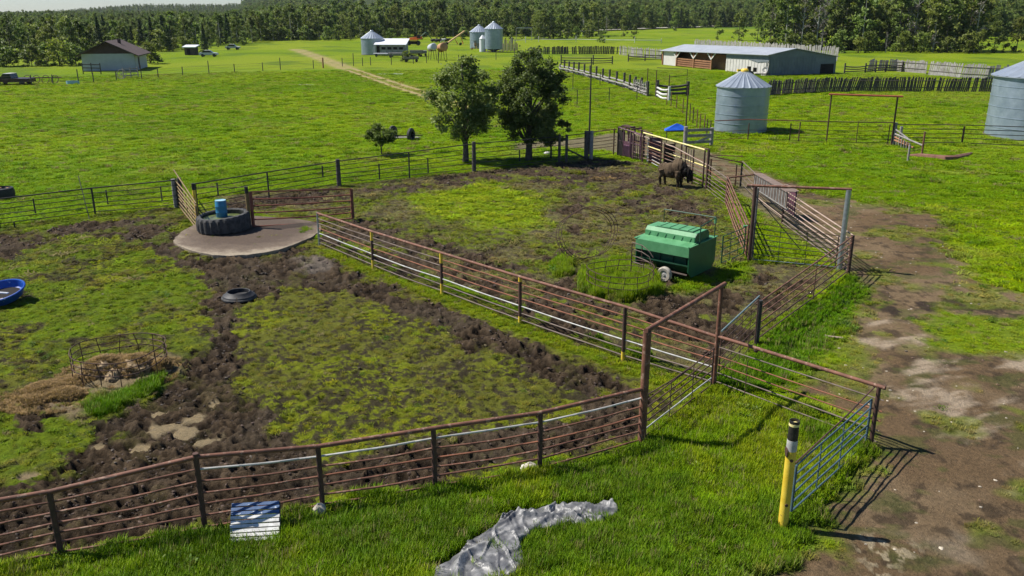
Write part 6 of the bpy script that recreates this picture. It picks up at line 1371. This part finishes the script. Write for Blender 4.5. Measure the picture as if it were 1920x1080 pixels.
# ---------------------------------------------------------------- scattering with geometry nodes
def scatter(name, pts, rotz, scale, idx, tint, protos, label_kind='stuff'):
    n = len(pts); me = bpy.data.meshes.new(name); me.vertices.add(n); me.vertices.foreach_set('co', pts.astype(np.float32).ravel()); me.update()
    attr_mesh(me, 'rz', 'FLOAT_VECTOR', 'POINT', np.stack([np.random.uniform(-.12, .12, n), np.random.uniform(-.12, .12, n), rotz], 1), 'vector')
    attr_mesh(me, 'sc', 'FLOAT_VECTOR', 'POINT', scale, 'vector'); attr_mesh(me, 'tint', 'FLOAT_COLOR', 'POINT', np.concatenate([tint, np.ones((n, 1))], 1), 'color')
    a = me.attributes.new('ix', 'INT', 'POINT'); a.data.foreach_set('value', idx.astype(np.int32))
    o = link(name, me); o['kind'] = label_kind
    cl = bpy.data.collections.new(name + '_parts')
    for i, pm in enumerate(protos):
        po = bpy.data.objects.new('%s_%02d' % (name, i), pm); cl.objects.link(po)
    g = bpy.data.node_groups.new(name, 'GeometryNodeTree'); g.interface.new_socket('Geometry', in_out='INPUT', socket_type='NodeSocketGeometry'); g.interface.new_socket('Geometry', in_out='OUTPUT', socket_type='NodeSocketGeometry')
    gi, go = g.nodes.new('NodeGroupInput'), g.nodes.new('NodeGroupOutput'); ip = g.nodes.new('GeometryNodeInstanceOnPoints'); ci = g.nodes.new('GeometryNodeCollectionInfo')
    ci.inputs['Collection'].default_value = cl; ci.inputs['Separate Children'].default_value = True; ci.inputs['Reset Children'].default_value = True
    def at(nm, ty):
        q = g.nodes.new('GeometryNodeInputNamedAttribute'); q.data_type = ty; q.inputs[0].default_value = nm; return [s for s in q.outputs if s.enabled and s.name == 'Attribute'][0]
    g.links.new(gi.outputs[0], ip.inputs['Points']); g.links.new(ci.outputs[0], ip.inputs['Instance']); ip.inputs['Pick Instance'].default_value = True
    g.links.new(at('ix', 'INT'), ip.inputs['Instance Index']); g.links.new(at('sc', 'FLOAT_VECTOR'), ip.inputs['Scale'])
    er = g.nodes.new('FunctionNodeEulerToRotation'); g.links.new(at('rz', 'FLOAT_VECTOR'), er.inputs[0]); g.links.new(er.outputs[0], ip.inputs['Rotation'])
    g.links.new(ip.outputs[0], go.inputs[0]); md = o.modifiers.new('scatter', 'NODES'); md.node_group = g
    return o
def tuft(seed, n, rad_, bw, lean, hvar=.5):
    rs = np.random.RandomState(seed); co = []; bl = []; F = []
    for i in range(n):
        a = rs.uniform(0, 6.28); r = rad_ * math.sqrt(rs.uniform(0, 1)); x, y = r * math.cos(a), r * math.sin(a); h = rs.uniform(1 - hvar, 1.0); b = rs.uniform(0, 6.28); l = lean * rs.uniform(.3, 1.3); dx, dy = math.cos(b) * l, math.sin(b) * l
        w_ = bw * rs.uniform(.7, 1.2); px_, py_ = -math.sin(b) * w_, math.cos(b) * w_; k = len(co)
        co += [(x - px_, y - py_, -.05), (x + px_, y + py_, -.05), (x + dx * .35 + px_ * .8, y + dy * .35 + py_ * .8, h * .6), (x + dx * .35 - px_ * .8, y + dy * .35 - py_ * .8, h * .6), (x + dx, y + dy, h)]
        F += [(k, k + 1, k + 2, k + 3), (k + 3, k + 2, k + 4)]; v = rs.uniform(0, 1); bl += [v * .5, v * .5, v * .8, v * .8, v]
    me = bpy.data.meshes.new('tuft'); me.from_pydata(co, [], F); attr_mesh(me, 'bl', 'FLOAT', 'POINT', np.array(bl), 'value'); me.materials.append(GRASS); return me
TU = [tuft(s, 34, .45, .035, .35) for s in range(4)]          # unit height; radius and height set by the scale
TB = [tuft(10 + s, 60, .5, .045, .22, .7) for s in range(3)]
def sector(n, r0, r1, amax=43):
    a = np.radians(np.random.uniform(-amax, amax, n)); r = np.sqrt(np.random.uniform(r0 * r0, r1 * r1, n)); return np.sin(a) * r, np.cos(a) * r
def grass_layer(n, r0, r1, amin, lim, rad_k, hk, tag_):
    x, y = sector(n, r0, r1); col, wet, z, gr, tall, bare = ground_at(x, y)
    den = lim(x, y, gr, tall); ok = (np.random.rand(n) < den); x, y, z, col, tall, gr = x[ok], y[ok], z[ok], col[ok], tall[ok], gr[ok]
    u0 = np.random.rand(len(x)) > np.maximum(sst(.15, .95, inside(TARP_REG, x, y, 3)) * .98, inside(PAL_REG, x, y, 3) * .9); x, y, z, col, tall, gr = x[u0], y[u0], z[u0], col[u0], tall[u0], gr[u0]
    cl = fbm(x / .8, y / .8, 3, 7); h = tall * hk * (.55 + .9 * cl) * np.random.uniform(.75, 1.25, len(x)); rad = rad_k * np.random.uniform(.7, 1.3, len(x))
    tin = col * (np.random.uniform(.84, 1.22, (len(x), 1)) * (.8 + .5 * fbm(x / .35, y / .35, 2, 207))[:, None]) * 1.35; tin[:, 0] *= np.random.uniform(.85, 1.2, len(x))
    dry = (np.random.rand(len(x)) < .05)[:, None]; tin = np.where(dry, np.array((.26, .23, .10)) * np.random.uniform(.6, 1, (len(x), 1)), tin)
    return np.stack([x, y, z], 1), np.random.uniform(0, 6.28, len(x)), np.stack([rad, rad, h], 1), np.random.randint(0, 4, len(x)), tin
L1 = grass_layer(80000, 8, 27, 0, lambda x, y, g, t: np.where(t > .19, 1.0, .0) * g, .26, 1.15, 'near')
L2 = grass_layer(125000, 15, 62, 0, lambda x, y, g, t: np.clip(g * 1.1 - .12, 0, 1) * np.where(t > .19, 1.0, np.where(t < .11, .75, .95)), .24, .80, 'mid')
L4 = grass_layer(60000, 28, 36, 0, lambda x, y, g, t: np.where((t > .45), 1.0, 0) * g, .20, .80, 'clump')
L3 = grass_layer(125000, 36, 165, 0, lambda x, y, g, t: np.clip(g - .2, 0, 1), .75, 1.0, 'far')
allp = [np.concatenate([l[i] for l in (L1, L2, L3, L4)]) for i in range(5)]
scatter('grass', *allp, TU)
STM = [tuft(30 + s, 5, .35, .012, .30, .3) for s in range(3)]
x, y = sector(26000, 12, 30); cg_ = ground_at(x, y); ok = (cg_[4] > .17) & (np.random.rand(len(x)) < .22) & (inside(TARP_REG, x, y, 3) < .3); x, y, z = x[ok], y[ok], cg_[2][ok]; n = len(x)
scatter('grass_stems', np.stack([x, y, z], 1), np.random.uniform(0, 6.28, n), np.stack([np.full(n, .3)] * 2 + [np.random.uniform(.28, .48, n)], 1), np.random.randint(0, 3, n), np.array((.26, .26, .09)) * np.random.uniform(.6, 1.3, (n, 1)), STM)
WD = []
for s_ in range(3):
    r_ = np.random.RandomState(s_); C_ = r_.normal(size=(90, 3)) * (.10, .10, .05) + (0, 0, .11); WD.append(leafmesh('weed', C_, .034, WEED, .6, None, s_))
x, y = sector(30000, 12, 55); cg_ = ground_at(x, y); ok = (np.random.rand(len(x)) < cg_[3] * sst(.60, .74, fbm(x / .9, y / .9, 3, 333)) * .35) & (inside(TARP_REG, x, y, 3) < .3); x, y, z = x[ok], y[ok], cg_[2][ok]; n = len(x); q = np.random.uniform(.4, 1.2, n) * np.where(cg_[4][ok] > .17, 1.15, .6)
scatter('leafy_weeds', np.stack([x, y, z], 1), np.random.uniform(0, 6.28, n), np.stack([q, q, q], 1), np.random.randint(0, 3, n), np.ones((n, 3)), WD)
# mud clods
CL = []
for s in range(5):
    m = MB(); r_ = np.random.RandomState(s); bm = bmesh.new(); bmesh.ops.create_icosphere(bm, subdivisions=1, radius=1)
    for v in bm.verts: v.co *= r_.uniform(.65, 1.25)
    me = bpy.data.meshes.new('clod'); bm.to_mesh(me); bm.free(); me.materials.append(CLOD); CL.append(me)
x, y = sector(230000, 12, 66); col, wet, z, gr, tall, bare = ground_at(x, y); road = inside(REG['dirt'], x, y, 1)
pen = np.maximum(inside(REG['pen2'], x, y, 7), inside(REG['pen1'], x, y, 0))
clump = sst(.45, .62, fbm(x / .7, y / .7, 3, 37)); ok = np.random.rand(len(x)) < np.clip((bare * .55 + pen * .10 * (tall < .15)) * (.15 + clump) + .015 * road, 0, 1) * (wet < .3)
x, y, z, col = x[ok], y[ok], z[ok], col[ok]; n = len(x); sz = .009 + .030 * np.random.rand(n) ** 3.2; sz = sz * (1 + np.hypot(x, y) / 90)
br = np.random.uniform(.6, 1.5, (n, 1)); tin = np.where((np.random.rand(n) < .07)[:, None], np.array((.095, .076, .056)) * br, col * np.array((1.0, .86, .9)) * (.55 + .5 * br))
scatter('mud_clods', np.stack([x, y, z + sz * .05], 1), np.random.uniform(0, 6.28, n), np.stack([sz * np.random.uniform(1, 2.0, n), sz * 1.1, sz * np.random.uniform(.6, 1.1, n)], 1), np.random.randint(0, 5, n), tin, CL)
# pale stones and straw flecks by the road
x, y = sector(9000, 12, 60); dr = inside(REG['dirt'], x, y, 3) ; stw = inside(REG['straw'], x, y, 3); ok = np.random.rand(len(x)) < dr * .10 + stw * .9; x, y = x[ok], y[ok]; n = len(x); z = ground_at(x, y)[2]
scatter('pale_stones', np.stack([x, y, z], 1), np.random.uniform(0, 6.28, n), np.stack([np.random.uniform(.02, .06, n)] * 2 + [np.random.uniform(.01, .03, n)], 1), np.random.randint(0, 5, n), np.array((.42, .36, .27)) * np.random.uniform(.6, 1.1, (n, 1)), CL)
HW = []; WH = []
for (cx, cy, rx, ry, rz_, k) in [(rc.x - .45, rc.y - .1, .62, .7, .52, 260), (rc.x + .42, rc.y + .05, .55, .62, .5, 220), (rc.x + 1.22, rc.y + .1, .3, .28, .36, 160), (rc.x - .05, rc.y + .35, .7, .4, .36, 250), (rc.x, rc.y, 1.9, 1.5, .0, 900)] + [(P(a, b).x, P(a, b).y, c * 1.5, c, d, e) for a, b, c, d, e in ((95, 735, .5, .20, 500), (122, 746, .4, .2, 350), (72, 752, .35, .12, 250), (135, 722, .45, .16, 350), (90, 750, 1.0, 0, 500), (1130, 335, 0.6, 0, 60))]:
    a = np.random.uniform(0, 6.28, k); q = np.sqrt(np.random.uniform(0, 1, k)); X_ = cx + rx * q * np.cos(a); Y_ = cy + ry * q * np.sin(a); HW.append(np.stack([X_, Y_, rz_ * np.sqrt(1 - q * q) + .03], 1)); WH.append(np.random.uniform(.04, .10, k))
HW = np.concatenate(HW); WH = np.concatenate(WH); n = len(HW); dark_ = np.random.rand(n, 1)
scatter('hay_wisps', HW, np.random.uniform(0, 6.28, n), np.stack([np.random.uniform(.10, .22, n)] * 2 + [WH], 1), np.random.randint(0, 4, n), np.array((.30, .21, .11)) * (.45 + 1.0 * dark_), TU)
# woods on the far hills
x, y = sector(60000, 330, 2400, 36); r = np.hypot(x, y); px = 960 + FPX * x / y; keep = np.random.rand(len(x)) < np.clip((900 / r) ** 1.0, .2, 1)
edge = np.interp(px, [-200, 150, 330, 480, 700, 1000, 1130, 1440, 1835, 2200], [225, 240, 290, 340, 380, 420, 500, 700, 270, 270])
ev = (proj(0, 1, 0)[0] * 0 + 0); field = (np.abs(px - 702) < 26) & (r > 900) & (r < 1500)
field2 = (px > 1810) & (r < 430)
keep &= (r > edge) & ~field & ~field2; x, y, r = x[keep], y[keep], r[keep]; z = hill(x, y) - .5; n = len(x)
pm = [c for c, _ in PR['aspen'] + PR['poplar']] + [c for c, _ in PR['light']] + [c for c, _ in PR['spruce']]
s = np.random.uniform(.75, 1.15, n) * (1 + np.clip((r - 600) / 1500, 0, .9) * (np.abs(x) * 0 + (FPX * x / y + 960 > 480))) * np.interp(960 + FPX * x / y, [0, 420, 620, 1000], [.60, .66, .95, 1.1]); ix = np.random.randint(0, len(pm), n)
scatter('distant_woods', np.stack([x, y, z], 1), np.random.uniform(0, 6.28, n), np.stack([s, s, s], 1), ix, np.ones((n, 3)), pm)

# thin summer haze over the whole valley
m = MB(); m.box((0, 2100, 60), (9600, 4900, 125)); HZ = bpy.data.materials.new('pale_haze'); HZ.use_nodes = True; ht = HZ.node_tree; ht.nodes.clear()
vo = ht.nodes.new('ShaderNodeVolumePrincipled'); vo.inputs['Color'].default_value = (.82, .90, 1, 1); vo.inputs['Density'].default_value = .00004; vo.inputs['Anisotropy'].default_value = .2; ou = ht.nodes.new('ShaderNodeOutputMaterial'); ht.links.new(vo.outputs[0], ou.inputs['Volume'])
tag(m.build('haze', HZ, None, 0), kind='stuff')
